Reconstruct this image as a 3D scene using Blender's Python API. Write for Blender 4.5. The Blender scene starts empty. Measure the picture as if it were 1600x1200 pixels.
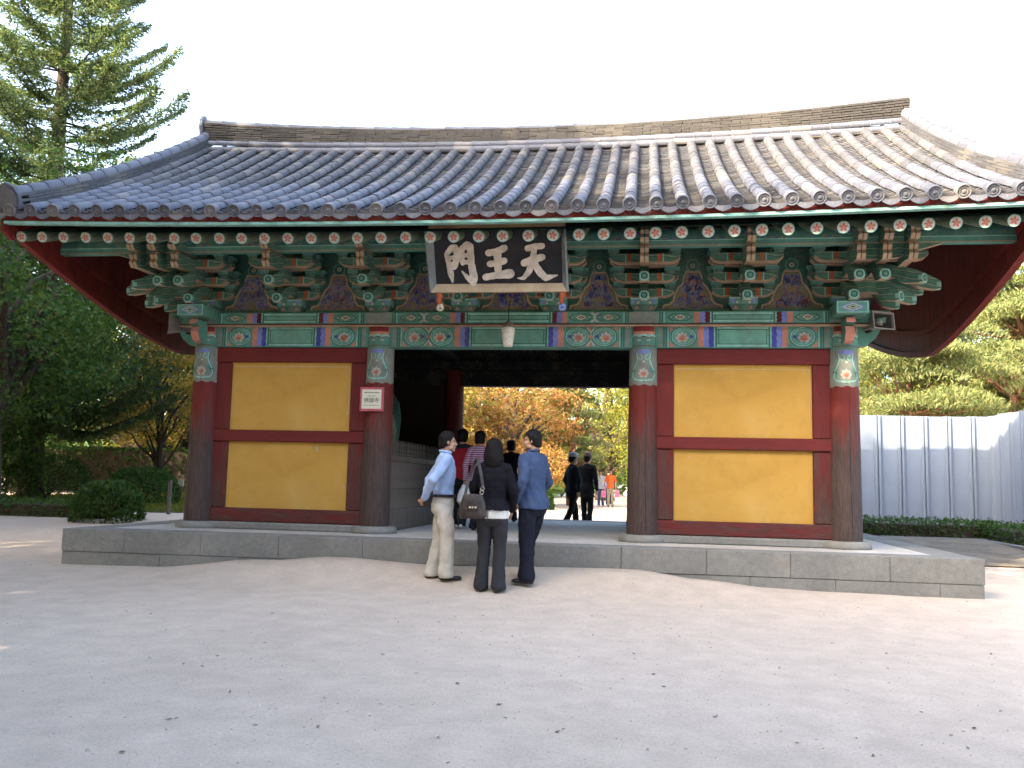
import bpy, bmesh, math, random
import numpy as np
from mathutils import Vector, Matrix, noise
R = math.radians
rnd = random.Random(7)
S = bpy.context.scene
C = S.collection

# ---------------------------------------------------------------- camera, sky, sun, exposure
F_PX, YAW, PITCH, ROLL = 1412.0, 0.1462, 0.1076, 0.0239
CAM = Vector((1.857, -12.312, 0.748))
def cam_axes():
    f = Vector((-math.sin(YAW)*math.cos(PITCH), math.cos(YAW)*math.cos(PITCH), math.sin(PITCH)))
    r = Vector((math.cos(YAW), math.sin(YAW), 0)); u = r.cross(f)
    r2 = r*math.cos(ROLL) + u*math.sin(ROLL); u2 = u*math.cos(ROLL) - r*math.sin(ROLL)
    return r2, u2, f
cd = bpy.data.cameras.new('camera'); cam = bpy.data.objects.new('camera', cd); C.objects.link(cam)
r_, u_, f_ = cam_axes()
cam.matrix_world = Matrix(((r_.x, u_.x, -f_.x, CAM.x), (r_.y, u_.y, -f_.y, CAM.y), (r_.z, u_.z, -f_.z, CAM.z), (0, 0, 0, 1)))
cd.sensor_width = 36; cd.lens = 36*F_PX/1600; cd.clip_start = 0.1; cd.clip_end = 2000
S.camera = cam

SUN_AZ, SUN_EL = R(225), math.atan(0.79*math.cos(R(45)))   # the sun stands behind the camera to the left
w = bpy.data.worlds.new('World'); S.world = w; w.use_nodes = True
nt = w.node_tree; bg = nt.nodes['Background']
sk = nt.nodes.new('ShaderNodeTexSky'); sk.sky_type = 'NISHITA'; sk.sun_disc = False
sk.sun_elevation = SUN_EL; sk.sun_rotation = SUN_AZ; sk.air_density = 1.0; sk.dust_density = 5.0; sk.ozone_density = 0.0
nt.links.new(sk.outputs[0], bg.inputs[0]); bg.inputs[1].default_value = 0.15
sl = bpy.data.lights.new('sun', 'SUN'); sun = bpy.data.objects.new('sun', sl); C.objects.link(sun)
sl.energy = 2.2; sl.angle = R(0.55); sl.color = (1.0, 0.82, 0.58)
sdir = Vector((math.sin(SUN_AZ)*math.cos(SUN_EL), math.cos(SUN_AZ)*math.cos(SUN_EL), math.sin(SUN_EL)))
sun.rotation_euler = sdir.to_track_quat('Z', 'Y').to_euler(); sun.location = sdir*60
S.view_settings.view_transform = 'Standard'; S.view_settings.look = 'None'
S.view_settings.exposure = 3.02; S.view_settings.gamma = 1.0

# ---------------------------------------------------------------- object helpers
def link(o, parent=None):
    C.objects.link(o)
    if parent is not None: o.parent = parent
    return o
def tag(o, label=None, cat=None, group=None, kind=None):
    if label: o['label'] = label
    if cat: o['category'] = cat
    if group: o['group'] = group
    if kind: o['kind'] = kind
    return o
def empty(name, loc=(0, 0, 0), rz=0.0, parent=None):
    o = bpy.data.objects.new(name, None); o.location = loc; o.rotation_euler = (0, 0, rz); o.empty_display_size = .1
    return link(o, parent)
def inst(name, me, parent=None, mw=None, loc=None, rot=None):
    o = bpy.data.objects.new(name, me)
    if mw is not None: o.matrix_basis = mw
    if loc is not None: o.location = loc
    if rot is not None: o.rotation_euler = rot
    return link(o, parent)
def frame(x, y, z, p):
    return Matrix(((x[0], y[0], z[0], p[0]), (x[1], y[1], z[1], p[1]), (x[2], y[2], z[2], p[2]), (0, 0, 0, 1)))

class MB:
    """collects shapes for ONE mesh"""
    def __init__(s): s.v = []; s.f = []; s.m = []; s.sm = []
    def add(s, vs, fs, m=0, smooth=False):
        b = len(s.v); s.v += [tuple(v) for v in vs]
        for i, f in enumerate(fs):
            s.f.append(tuple(b+k for k in f)); s.m.append(m[i] if isinstance(m, (list, tuple)) else m); s.sm.append(smooth)
        return s
    def box(s, lo, hi, m=0, M=None, jit=0):
        x0, y0, z0 = lo; x1, y1, z1 = hi
        vs = [(x0,y0,z0),(x1,y0,z0),(x1,y1,z0),(x0,y1,z0),(x0,y0,z1),(x1,y0,z1),(x1,y1,z1),(x0,y1,z1)]
        if jit: vs = [tuple(c+rnd.uniform(-jit, jit) for c in v) for v in vs]
        if M is not None: vs = [M @ Vector(v) for v in vs]
        return s.add(vs, [(0,3,2,1),(4,5,6,7),(0,1,5,4),(1,2,6,5),(2,3,7,6),(3,0,4,7)], m)
    def bbox(s, lo, hi, b=.01, m=0, M=None):
        """box with chamfered edges along its long faces"""
        x0, y0, z0 = lo; x1, y1, z1 = hi
        vs = []; fs = []
        for z, i in ((z0, b), (z0+b, 0), (z1-b, 0), (z1, b)):
            for (x, y) in ((x0+i, y0+b), (x0+b, y0+i), (x1-b, y0+i), (x1-i, y0+b), (x1-i, y1-b), (x1-b, y1-i), (x0+b, y1-i), (x0+i, y1-b)):
                vs.append((x, y, z))
        for k in range(3):
            for j in range(8):
                a = k*8+j; c = k*8+(j+1) % 8; fs.append((a, c, c+8, a+8))
        fs.append(tuple(range(7, -1, -1))); fs.append(tuple(range(24, 32)))
        if M is not None: vs = [M @ Vector(v) for v in vs]
        return s.add(vs, fs, m)
    def prism(s, poly, h0, h1, axes, o=(0, 0, 0), m=0, mside=None):
        """poly (u,v) extruded along third axis; axes = three Vectors"""
        a, b, c = [Vector(k) for k in axes]; o = Vector(o); n = len(poly)
        vs = [o+a*u+b*v+c*h0 for u, v in poly] + [o+a*u+b*v+c*h1 for u, v in poly]
        fs = [tuple(range(n-1, -1, -1)), tuple(range(n, 2*n))]; ms = [m, m]
        for i in range(n):
            j = (i+1) % n; fs.append((i, j, j+n, i+n)); ms.append((mside[i] if isinstance(mside, (list, tuple)) else mside) if mside is not None else m)
        return s.add(vs, fs, ms)
    def tube(s, pts, rad, n=10, m=0, cap=True, smooth=True, mcap=None):
        pts = [Vector(p) for p in pts]; k = len(pts)
        if not isinstance(rad, (list, tuple)): rad = [rad]*k
        vs = []; fs = []; ref = None
        for i, p in enumerate(pts):
            t = (pts[min(i+1, k-1)]-pts[max(i-1, 0)]).normalized()
            if ref is None: ref = Vector((0, 0, 1)) if abs(t.z) < .9 else Vector((1, 0, 0))
            x = ref.cross(t).normalized(); y = t.cross(x); ref = y
            for j in range(n):
                a = 2*math.pi*j/n; vs.append(p+(x*math.cos(a)+y*math.sin(a))*rad[i])
        for i in range(k-1):
            for j in range(n): fs.append((i*n+j, i*n+(j+1) % n, (i+1)*n+(j+1) % n, (i+1)*n+j))
        s.add(vs, fs, m, smooth)
        if cap:
            mc = m if mcap is None else mcap
            s.add(vs[:n], [tuple(range(n-1, -1, -1))], mc); s.add(vs[-n:], [tuple(range(n))], mc)
        return s
    def lathe(s, prof, n=20, m=0, M=None, smooth=True):
        vs = []; fs = []
        for r, z in prof:
            for j in range(n):
                a = 2*math.pi*j/n; v = Vector((r*math.cos(a), r*math.sin(a), z)); vs.append(M @ v if M is not None else v)
        for i in range(len(prof)-1):
            for j in range(n): fs.append((i*n+j, i*n+(j+1) % n, (i+1)*n+(j+1) % n, (i+1)*n+j))
        return s.add(vs, fs, m, smooth)
    def mesh(s, name, mats):
        me = bpy.data.meshes.new(name); me.from_pydata(s.v, [], s.f)
        for k in (mats if isinstance(mats, (list, tuple)) else [mats]): me.materials.append(k)
        me.polygons.foreach_set('material_index', s.m); me.polygons.foreach_set('use_smooth', s.sm); me.update()
        return me
    def build(s, name, mats, parent=None): return inst(name, s.mesh(name, mats), parent)

def np_mesh(name, V, F, mats, midx=None, smooth=False):
    V = np.asarray(V, np.float32).reshape(-1, 3); F = np.asarray(F, np.int32); n, k = F.shape
    me = bpy.data.meshes.new(name); me.vertices.add(len(V)); me.vertices.foreach_set('co', V.ravel())
    me.loops.add(n*k); me.loops.foreach_set('vertex_index', F.ravel()); me.polygons.add(n)
    me.polygons.foreach_set('loop_start', np.arange(0, n*k, k, dtype=np.int32)); me.polygons.foreach_set('loop_total', np.full(n, k, np.int32))
    for m in (mats if isinstance(mats, (list, tuple)) else [mats]): me.materials.append(m)
    if midx is not None: me.polygons.foreach_set('material_index', np.asarray(midx, np.int32))
    me.polygons.foreach_set('use_smooth', np.full(n, smooth, bool)); me.update(calc_edges=True); me.validate()
    return me

# ---------------------------------------------------------------- materials
def newmat(name):
    m = bpy.data.materials.new(name); m.use_nodes = True; t = m.node_tree
    return m, t, t.nodes['Principled BSDF']
def N(t, kind, **kw):
    n = t.nodes.new(kind)
    for k, v in kw.items():
        if k.startswith('i_'): n.inputs[k[2:].replace('_', ' ')].default_value = v
        else: setattr(n, k, v)
    return n
def ramp(t, fac, stops, interp='LINEAR'):
    r = t.nodes.new('ShaderNodeValToRGB'); r.color_ramp.interpolation = interp; e = r.color_ramp.elements
    while len(e) < len(stops): e.new(.5)
    for k, (p, c) in enumerate(stops): e[k].position = p; e[k].color = (*c, 1) if len(c) == 3 else c
    if fac is not None: t.links.new(fac, r.inputs[0])
    return r
def g1(v): return (v, v, v)
def obj_noise(t, scale, detail=4, rough=.6, stretch=None, coord='Object'):
    tc = t.nodes.new('ShaderNodeTexCoord'); out = tc.outputs[coord]
    if stretch:
        mp = t.nodes.new('ShaderNodeMapping'); mp.inputs['Scale'].default_value = stretch; t.links.new(out, mp.inputs[0]); out = mp.outputs[0]
    n = N(t, 'ShaderNodeTexNoise'); n.inputs['Scale'].default_value = scale; n.inputs['Detail'].default_value = detail; n.inputs['Roughness'].default_value = rough
    t.links.new(out, n.inputs['Vector']); return n
def mixc(t, fac, a, b, mode='MIX'):
    m = t.nodes.new('ShaderNodeMix'); m.data_type = 'RGBA'; m.blend_type = mode
    for sock, v in ((m.inputs[0], fac), (m.inputs[6], a), (m.inputs[7], b)):
        if isinstance(v, (int, float)): sock.default_value = v
        elif isinstance(v, (tuple, list)): sock.default_value = (*v, 1)
        else: t.links.new(v, sock)
    return m.outputs[2]
def bump(t, p, h, strength=.3, dist=.01):
    b = t.nodes.new('ShaderNodeBump'); b.inputs['Strength'].default_value = strength; b.inputs['Distance'].default_value = dist
    t.links.new(h, b.inputs['Height']); t.links.new(b.outputs[0], p.inputs['Normal'])
def simple(name, col, rough=.7, var=.25, scale=6, bstr=.15, bscale=None, stretch=None, spec=.3, metal=0, coord='Object'):
    m, t, p = newmat(name); n = obj_noise(t, scale, 5, .65, stretch, coord)
    c2 = tuple(c*(1-var) for c in col); c3 = tuple(min(1, c*(1+var)) for c in col)
    r = ramp(t, n.outputs[0], [(.3, c2), (.7, c3)]); t.links.new(r.outputs[0], p.inputs['Base Color'])
    p.inputs['Roughness'].default_value = rough; p.inputs['Specular IOR Level'].default_value = spec; p.inputs['Metallic'].default_value = metal
    if bstr:
        n2 = obj_noise(t, bscale or scale*6, 4, .6, stretch, coord); bump(t, p, n2.outputs[0], bstr, .01)
    return m
PAL = dict(teal=(.085,.25,.21), lteal=(.23,.47,.42), dgreen=(.03,.105,.085), green=(.08,.215,.17), panel=(.12,.31,.25), blue=(.045,.06,.3), lblue=(.15,.2,.5),
           pink=(.46,.2,.145), red=(.15,.016,.016), dred=(.085,.011,.012), white=(.44,.43,.39), tan=(.38,.27,.185), olive=(.19,.175,.115),
           orange=(.36,.09,.035), black=(.012,.012,.014), grey=(.19,.225,.2), flower=(.4,.12,.09), dark=(.012,.015,.018), cream=(.5,.46,.36))  # dark: shade of the unlit interior put into a paint colour
MATS = {}
def paint(k):
    if k not in MATS:
        m, t, p = newmat('paint_'+k); col = PAL[k]
        n = obj_noise(t, 5, 6, .7); n2 = obj_noise(t, 45, 4, .6)
        a = ramp(t, n.outputs[0], [(.25, tuple(c*.6 for c in col)), (.55, col), (.78, tuple(min(1, c*1.2+.02) for c in col))])
        n3 = obj_noise(t, 2.3, 6, .75, None); pw = t.nodes.new('ShaderNodeMath'); pw.operation = 'MULTIPLY'; t.links.new(n2.outputs[0], pw.inputs[0]); t.links.new(n3.outputs[0], pw.inputs[1])
        wear = ramp(t, pw.outputs[0], [(.24, g1(0)), (.42, g1(.6))])
        c = mixc(t, wear.outputs[0], a.outputs[0], (.17, .15, .12)); t.links.new(c, p.inputs['Base Color'])
        p.inputs['Roughness'].default_value = .75; p.inputs['Specular IOR Level'].default_value = .25
        bump(t, p, n2.outputs[0], .12, .006); MATS[k] = m
    return MATS[k]

def m_tile(name, base, warm, obj_random=True):
    m, t, p = newmat(name)
    geo = t.nodes.new('ShaderNodeNewGeometry'); oi = t.nodes.new('ShaderNodeObjectInfo')
    n1 = obj_noise(t, 3.0 if obj_random else 1.2, 5, .7, None, 'Object'); n2 = obj_noise(t, 38, 5, .7)
    src = oi.outputs['Random'] if obj_random else geo.outputs['Random Per Island']
    a = ramp(t, src, [(0, tuple(c*.78 for c in base)), (.45, base), (.8, tuple(c*1.2 for c in base)), (1, tuple((c*1.2+v)/2 for c, v in zip(base, warm)))])
    l = ramp(t, n2.outputs[0], [(.5, g1(0)), (.72, g1(.55))])
    c = mixc(t, l.outputs[0], a.outputs[0], warm)
    d = ramp(t, n1.outputs[0], [(.3, g1(.78)), (.65, g1(1.08))]); c = mixc(t, 1.0, c, d.outputs[0], 'MULTIPLY')
    t.links.new(c, p.inputs['Base Color']); p.inputs['Roughness'].default_value = .62; p.inputs['Specular IOR Level'].default_value = .4
    bump(t, p, n2.outputs[0], .35, .01); return m
TILE = m_tile('roof_tile', (.098, .108, .14), (.23, .205, .165)); TILE_S = m_tile('roof_tile_rows', (.078, .08, .09), (.18, .16, .125), False)
TILE_R = m_tile('ridge_tile_rows', (.035, .031, .027), (.1, .088, .07), False)
PLASTER = simple('lime_plaster', (.42, .37, .3), .9, .3, 9, .4)

def m_redwood(name, red, grey, lo, hi, stretch, amt=.5):
    """red painted timber, weathered to bare grey wood; wear follows grain noise and, on columns, height"""
    m, t, p = newmat(name); n = obj_noise(t, 2.2, 6, .7, stretch); g = obj_noise(t, 9, 6, .75, stretch)
    tc = t.nodes.new('ShaderNodeTexCoord'); sx = t.nodes.new('ShaderNodeSeparateXYZ'); t.links.new(tc.outputs['Object'], sx.inputs[0])
    mr = t.nodes.new('ShaderNodeMapRange'); mr.inputs[1].default_value = lo; mr.inputs[2].default_value = hi; mr.inputs[3].default_value = amt; mr.inputs[4].default_value = -amt*.55
    t.links.new(sx.outputs[2], mr.inputs[0])
    ad = t.nodes.new('ShaderNodeMath'); ad.operation = 'ADD'; t.links.new(n.outputs[0], ad.inputs[0]); t.links.new(mr.outputs[0], ad.inputs[1])
    f = ramp(t, ad.outputs[0], [(.5, g1(0)), (.72, g1(.92))])
    gr = ramp(t, g.outputs[0], [(.3, tuple(c*.45 for c in grey)), (.7, tuple(c*1.5 for c in grey))]); rr = ramp(t, g.outputs[0], [(.25, tuple(c*.6 for c in red)), (.7, red)])
    t.links.new(mixc(t, f.outputs[0], rr.outputs[0], gr.outputs[0]), p.inputs['Base Color'])
    p.inputs['Roughness'].default_value = .7; p.inputs['Specular IOR Level'].default_value = .3; bump(t, p, g.outputs[0], .45, .012); return m
COLM = m_redwood('column_paint', (.155, .02, .016), (.06, .047, .042), .5, 2.3, (6, 6, .5), .5)
RAILM = m_redwood('rail_paint', (.15, .018, .017), (.062, .038, .034), -.5, 1.8, (.7, 5, 6), .18)
POSTM = m_redwood('post_paint', (.14, .017, .016), (.06, .04, .033), .0, 2.2, (6, 6, .6), .22)
REDB = simple('red_board_paint', (.125, .015, .013), .7, .35, 3, .25, 20, (3, 3, .6))
def m_ochre():
    m, t, p = newmat('ochre_wall'); n = obj_noise(t, 1.6, 6, .6); n2 = obj_noise(t, 60, 4, .7); n3 = obj_noise(t, 5.0, 6, .75); sk3 = ramp(t, n3.outputs[0], [(.28, g1(.88)), (.5, g1(1.0)), (.75, g1(1.04))])
    a = ramp(t, n.outputs[0], [(.3, (.44, .255, .055)), (.55, (.48, .288, .068)), (.75, (.5, .325, .1))])
    t.links.new(mixc(t, 1., a.outputs[0], sk3.outputs[0], 'MULTIPLY'), p.inputs['Base Color']); p.inputs['Roughness'].default_value = .85; p.inputs['Specular IOR Level'].default_value = .15
    bump(t, p, n2.outputs[0], .12, .004); return m
OCHRE = m_ochre(); SHADEB = simple('room_shade_board', (.03, .02, .014), .8, .3, 3, .2, 20, (4, 4, .6))  # second material: dark tone that stands in for the room's shade
def m_stone(name, col, sc=1.0):
    m, t, p = newmat(name); n = obj_noise(t, 1.3*sc, 6, .6); n2 = obj_noise(t, 160, 3, .7); n3 = obj_noise(t, 14, 5, .7)
    a = ramp(t, n.outputs[0], [(.3, tuple(c*.8 for c in col)), (.7, tuple(c*1.15 for c in col))])
    s = ramp(t, n2.outputs[0], [(.35, g1(.72)), (.6, g1(1.12))]); st = ramp(t, n3.outputs[0], [(.35, g1(.85)), (.6, g1(1.03))])
    c = mixc(t, 1.0, a.outputs[0], s.outputs[0], 'MULTIPLY'); c = mixc(t, 1.0, c, st.outputs[0], 'MULTIPLY')
    t.links.new(c, p.inputs['Base Color']); p.inputs['Roughness'].default_value = .85; p.inputs['Specular IOR Level'].default_value = .2
    bump(t, p, n2.outputs[0], .3, .006); return m
STONE = m_stone('granite', (.24, .238, .222)); FLOOR = m_stone('platform_paving', (.52, .5, .465))
def m_sand():
    m, t, p = newmat('sand_ground'); n = obj_noise(t, .22, 6, .55); n2 = obj_noise(t, 3.5, 6, .65); n3 = obj_noise(t, 55, 5, .75)
    a = ramp(t, n.outputs[0], [(.35, (.55, .452, .365)), (.7, (.63, .525, .425))]); b = ramp(t, n2.outputs[0], [(.35, g1(.9)), (.65, g1(1.05))])
    d = ramp(t, n3.outputs[0], [(.3, g1(.78)), (.5, g1(1.0)), (.75, g1(1.06))])
    c = mixc(t, 1., a.outputs[0], b.outputs[0], 'MULTIPLY'); c = mixc(t, 1., c, d.outputs[0], 'MULTIPLY'); t.links.new(c, p.inputs['Base Color'])
    p.inputs['Roughness'].default_value = .95; p.inputs['Specular IOR Level'].default_value = .1
    ad = t.nodes.new('ShaderNodeMath'); ad.operation = 'ADD'; t.links.new(n2.outputs[0], ad.inputs[0]); t.links.new(n3.outputs[0], ad.inputs[1])
    bump(t, p, ad.outputs[0], .55, .02); return m
SAND = m_sand()
def m_leaf(name, cols, trans=.35):
    m, t, p = newmat(name); geo = t.nodes.new('ShaderNodeNewGeometry')
    st = [(i/max(1, len(cols)-1), c) for i, c in enumerate(cols)]; a = ramp(t, geo.outputs['Random Per Island'], st)
    t.links.new(a.outputs[0], p.inputs['Base Color']); p.inputs['Roughness'].default_value = .55; p.inputs['Specular IOR Level'].default_value = .25
    tr = t.nodes.new('ShaderNodeBsdfTranslucent'); t.links.new(mixc(t, 1., a.outputs[0], (1.2, 1.25, .7), 'MULTIPLY'), tr.inputs[0])
    mx = t.nodes.new('ShaderNodeMixShader'); mx.inputs[0].default_value = trans
    t.links.new(p.outputs[0], mx.inputs[1]); t.links.new(tr.outputs[0], mx.inputs[2]); t.links.new(mx.outputs[0], t.nodes['Material Output'].inputs[0]); return m
L_DARK = m_leaf('leaf_dark_green', [(.028, .075, .02), (.045, .105, .024), (.065, .13, .028), (.11, .15, .03)])
L_MID = m_leaf('leaf_mid_green', [(.04, .08, .02), (.06, .11, .025), (.09, .13, .03)])
L_CON = m_leaf('needle_warm_green', [(.055, .1, .055), (.09, .145, .07), (.13, .175, .08), (.19, .21, .09)], .35)
L_PINE = m_leaf('pine_needle', [(.085, .125, .045), (.14, .165, .06), (.2, .2, .075)], .3)
L_GOLD = m_leaf('leaf_gold', [(.12, .15, .03), (.28, .22, .035), (.37, .25, .05), (.34, .17, .04)])
L_ORANGE = m_leaf('leaf_orange', [(.3, .23, .05), (.36, .2, .05), (.38, .14, .06), (.2, .2, .05)])
L_YGREEN = m_leaf('leaf_yellow_green', [(.09, .13, .025), (.17, .19, .03), (.3, .24, .04)])
L_PALE = m_leaf('leaf_pale_green', [(.1, .14, .04), (.15, .18, .05), (.19, .2, .06)])
BARK = simple('bark', (.06, .045, .033), .9, .45, 6, .8, 20, (3, 3, .5)); BARKR = simple('pine_bark', (.15, .075, .045), .9, .4, 6, .8, 20, (3, 3, .5))

# ---------------------------------------------------------------- ground
U = 1.27; CX = (-4.445, -1.846, 1.846, 4.445); YB = 5.05; YR = 2.53
PX, PF, PBK = 5.685, -1.277, 6.35
EDGE = [(-9, -.45), (-5.67, -.452), (-4.37, -.437), (-2.74, -.285), (-1.9, -.215), (-.5, -.275), (1.06, -.245), (1.71, -.235), (2.57, -.325), (3.3, -.385), (4.0, -.41), (5.7, -.45), (9, -.45)]
def sst(t): t = min(1, max(0, t)); return t*t*(3-2*t)
def lut(tab, x):
    if x <= tab[0][0]: return tab[0][1]
    for (a, za), (b, zb) in zip(tab, tab[1:]):
        if x <= b: k = (x-a)/(b-a); k = k*k*(3-2*k); return za+(zb-za)*k
    return tab[-1][1]
def ground(x, y):
    if y <= PF:
        d = PF-y; base = -.455-.32*min(1, d/11); k = sst(d/1.25)
        z = lut(EDGE, x)*(1-k)+base*k
    else:
        z = lut([(PF, -.452), (6, -.16), (12, -.09), (40, -.05), (80, .6)], y)
        if abs(x) < PX: z = min(z, lut(EDGE, x))
    z += .018*noise.noise(Vector((x*.45, y*.45, 0)))+.006*noise.noise(Vector((x*2.1, y*2.1, 3)))
    return z
def axis(lo, hi, fine_lo, fine_hi, st):
    a = list(np.arange(fine_lo, fine_hi+1e-6, st)); s = st; x = fine_lo
    while x > lo: s *= 1.25; x -= s; a.insert(0, max(x, lo))
    s = st; x = a[-1]
    while x < hi: s *= 1.25; x += s; a.append(min(x, hi))
    return a
gx = axis(-400, 400, -12, 12, .2); gy = axis(-60, 600, -13, 12, .2)
V = np.array([(x, y, ground(x, y)) for y in gy for x in gx]); nx = len(gx)
F = np.array([(j*nx+i, j*nx+i+1, (j+1)*nx+i+1, (j+1)*nx+i) for j in range(len(gy)-1) for i in range(nx-1)])
tag(inst('ground', np_mesh('ground', V, F, SAND, None, True)), kind='structure')

# ---------------------------------------------------------------- stone platform
plat = empty('stone_platform', (0, 0, 0)); tag(plat, 'low grey granite platform of long blocks carrying the gate', 'platform')
def stone_row(seams, y0, y1, z0, z1, axis_='x', face=1):
    for a, b in zip(seams, seams[1:]):
        mb = MB(); e = .0018; dd = rnd.uniform(-.004, .004)
        if axis_ == 'x': mb.bbox((a+e, y0+dd, z0+e), (b-e, y1, z1-rnd.uniform(0, .003)), .006)
        else: mb.bbox((y0+(dd if face < 0 else 0), a+e, z0+e), (y1+(dd if face > 0 else 0), b-e, z1-rnd.uniform(0, .003)), .006)
        mb.build('block', STONE, plat)
SE = [-PX, -4.8, -3.75, -2.7, -1.6, -.5, .55, 1.6, 2.6, 3.56, 4.66, PX]
stone_row(SE, PF, PF+.42, -.29, 0); stone_row([-PX+.007]+[s+.5 for s in SE[1:-2]]+[5.2, PX-.007], PF+.007, PF+.4, -.8, -.2915)
YS = [PF+.42, .3, 1.4, 2.6, 3.7, 4.9, PBK-.42]
for s in (-1, 1):
    lo, hi = sorted((s*PX, s*(PX-.42)))
    stone_row(YS, lo, hi, -.29, 0, 'y', s); stone_row([YS[0], .8, 2.1, 3.2, 4.4, YS[-1]], lo+.007, hi-.007, -.8, -.2915, 'y', s)
stone_row(SE, PBK-.42, PBK, -.29, 0); stone_row([-PX+.007]+[s+.5 for s in SE[1:-2]]+[5.2, PX-.007], PBK-.4, PBK-.007, -.8, -.2915)
MB().box((-PX+.42, PF+.42, -.6), (PX-.42, PBK-.42, -.006)).build('paving', FLOOR, plat)

# ---------------------------------------------------------------- the gate
gate = empty('temple_gate', (0, 0, 0))
tag(gate, 'painted wooden temple gate with grey tiled gable roof and ochre wall panels', 'gate')
def G(name, mb, mats): return mb.build(name, mats, gate)

class Decal:
    """flat painted ornament: coloured shapes laid 1 mm above each other on a surface"""
    def __init__(s, mp): s.mp = mp; s.v = []; s.f = []; s.m = []; s.k = []
    def poly(s, pts, col, layer=1):
        b = len(s.v); s.v += [tuple(s.mp(u, v, layer)) for u, v in pts]; s.f.append(tuple(range(b, b+len(pts))))
        if col not in s.k: s.k.append(col)
        s.m.append(s.k.index(col))
    def rect(s, u0, v0, u1, v1, col, layer=1, n=1):
        for i in range(n):
            a = u0+(u1-u0)*i/n; b = u0+(u1-u0)*(i+1)/n; s.poly([(a, v0), (b, v0), (b, v1), (a, v1)], col, layer)
    def ell(s, cx, cy, rx, ry, col, layer=1, rot=0, n=16):
        c, q = math.cos(rot), math.sin(rot)
        s.poly([(cx+rx*math.cos(a)*c-ry*math.sin(a)*q, cy+rx*math.cos(a)*q+ry*math.sin(a)*c) for a in [2*math.pi*i/n for i in range(n)]], col, layer)
    def petal(s, cx, cy, L, W, ang, col, layer=1):
        c, q = math.cos(ang), math.sin(ang)
        pts = [(0, 0), (.35*L, W*.8), (.65*L, W), (.88*L, W*.55), (L, 0), (.88*L, -W*.55), (.65*L, -W), (.35*L, -W*.8)]
        s.poly([(cx+u*c-v*q, cy+u*q+v*c) for u, v in pts], col, layer)
    def stroke(s, pts, wd, col, layer=1, taper=False):
        n = len(pts); L = []; Rr = []
        for i, (x, y) in enumerate(pts):
            a = pts[max(i-1, 0)]; b = pts[min(i+1, n-1)]; dx, dy = b[0]-a[0], b[1]-a[1]; l = math.hypot(dx, dy) or 1
            ww = wd/2*((1-.7*i/(n-1)) if taper else 1); L.append((x-dy/l*ww, y+dx/l*ww)); Rr.append((x+dy/l*ww, y-dx/l*ww))
        for i in range(n-1): s.poly([Rr[i], Rr[i+1], L[i+1], L[i]], col, layer)
    def curl(s, cx, cy, r, a0, turns, wd, col, layer=1, hand=1):
        s.stroke([(cx+r*(1-.75*k/14)*math.cos(a0+hand*turns*2*math.pi*k/14), cy+r*(1-.75*k/14)*math.sin(a0+hand*turns*2*math.pi*k/14)) for k in range(15)], wd, col, layer, True)
    def lotus(s, cx, cy, r, layer=3):
        for a, k in ((90, 1), (55, .95), (125, .95), (20, .85), (160, .85), (-25, .6), (205, .6)):
            s.petal(cx, cy-.25*r, r*k, r*.24, R(a), 'white', layer)
            s.petal(cx, cy-.25*r, r*k*.62, r*.1, R(a), 'pink', layer+1)
        s.ell(cx, cy-.2*r, r*.24, r*.2, 'flower', layer+2, 0, 10)
    def build(s, name, parent):
        me = bpy.data.meshes.new(name); me.from_pydata(s.v, [], s.f)
        for k in s.k: me.materials.append(paint(k))
        me.polygons.foreach_set('material_index', s.m); me.update(); return inst(name, me, parent)
LY = .0013
def on_y(y0, sg=-1): return lambda u, v, l: (u, y0+sg*LY*l, v)

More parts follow.
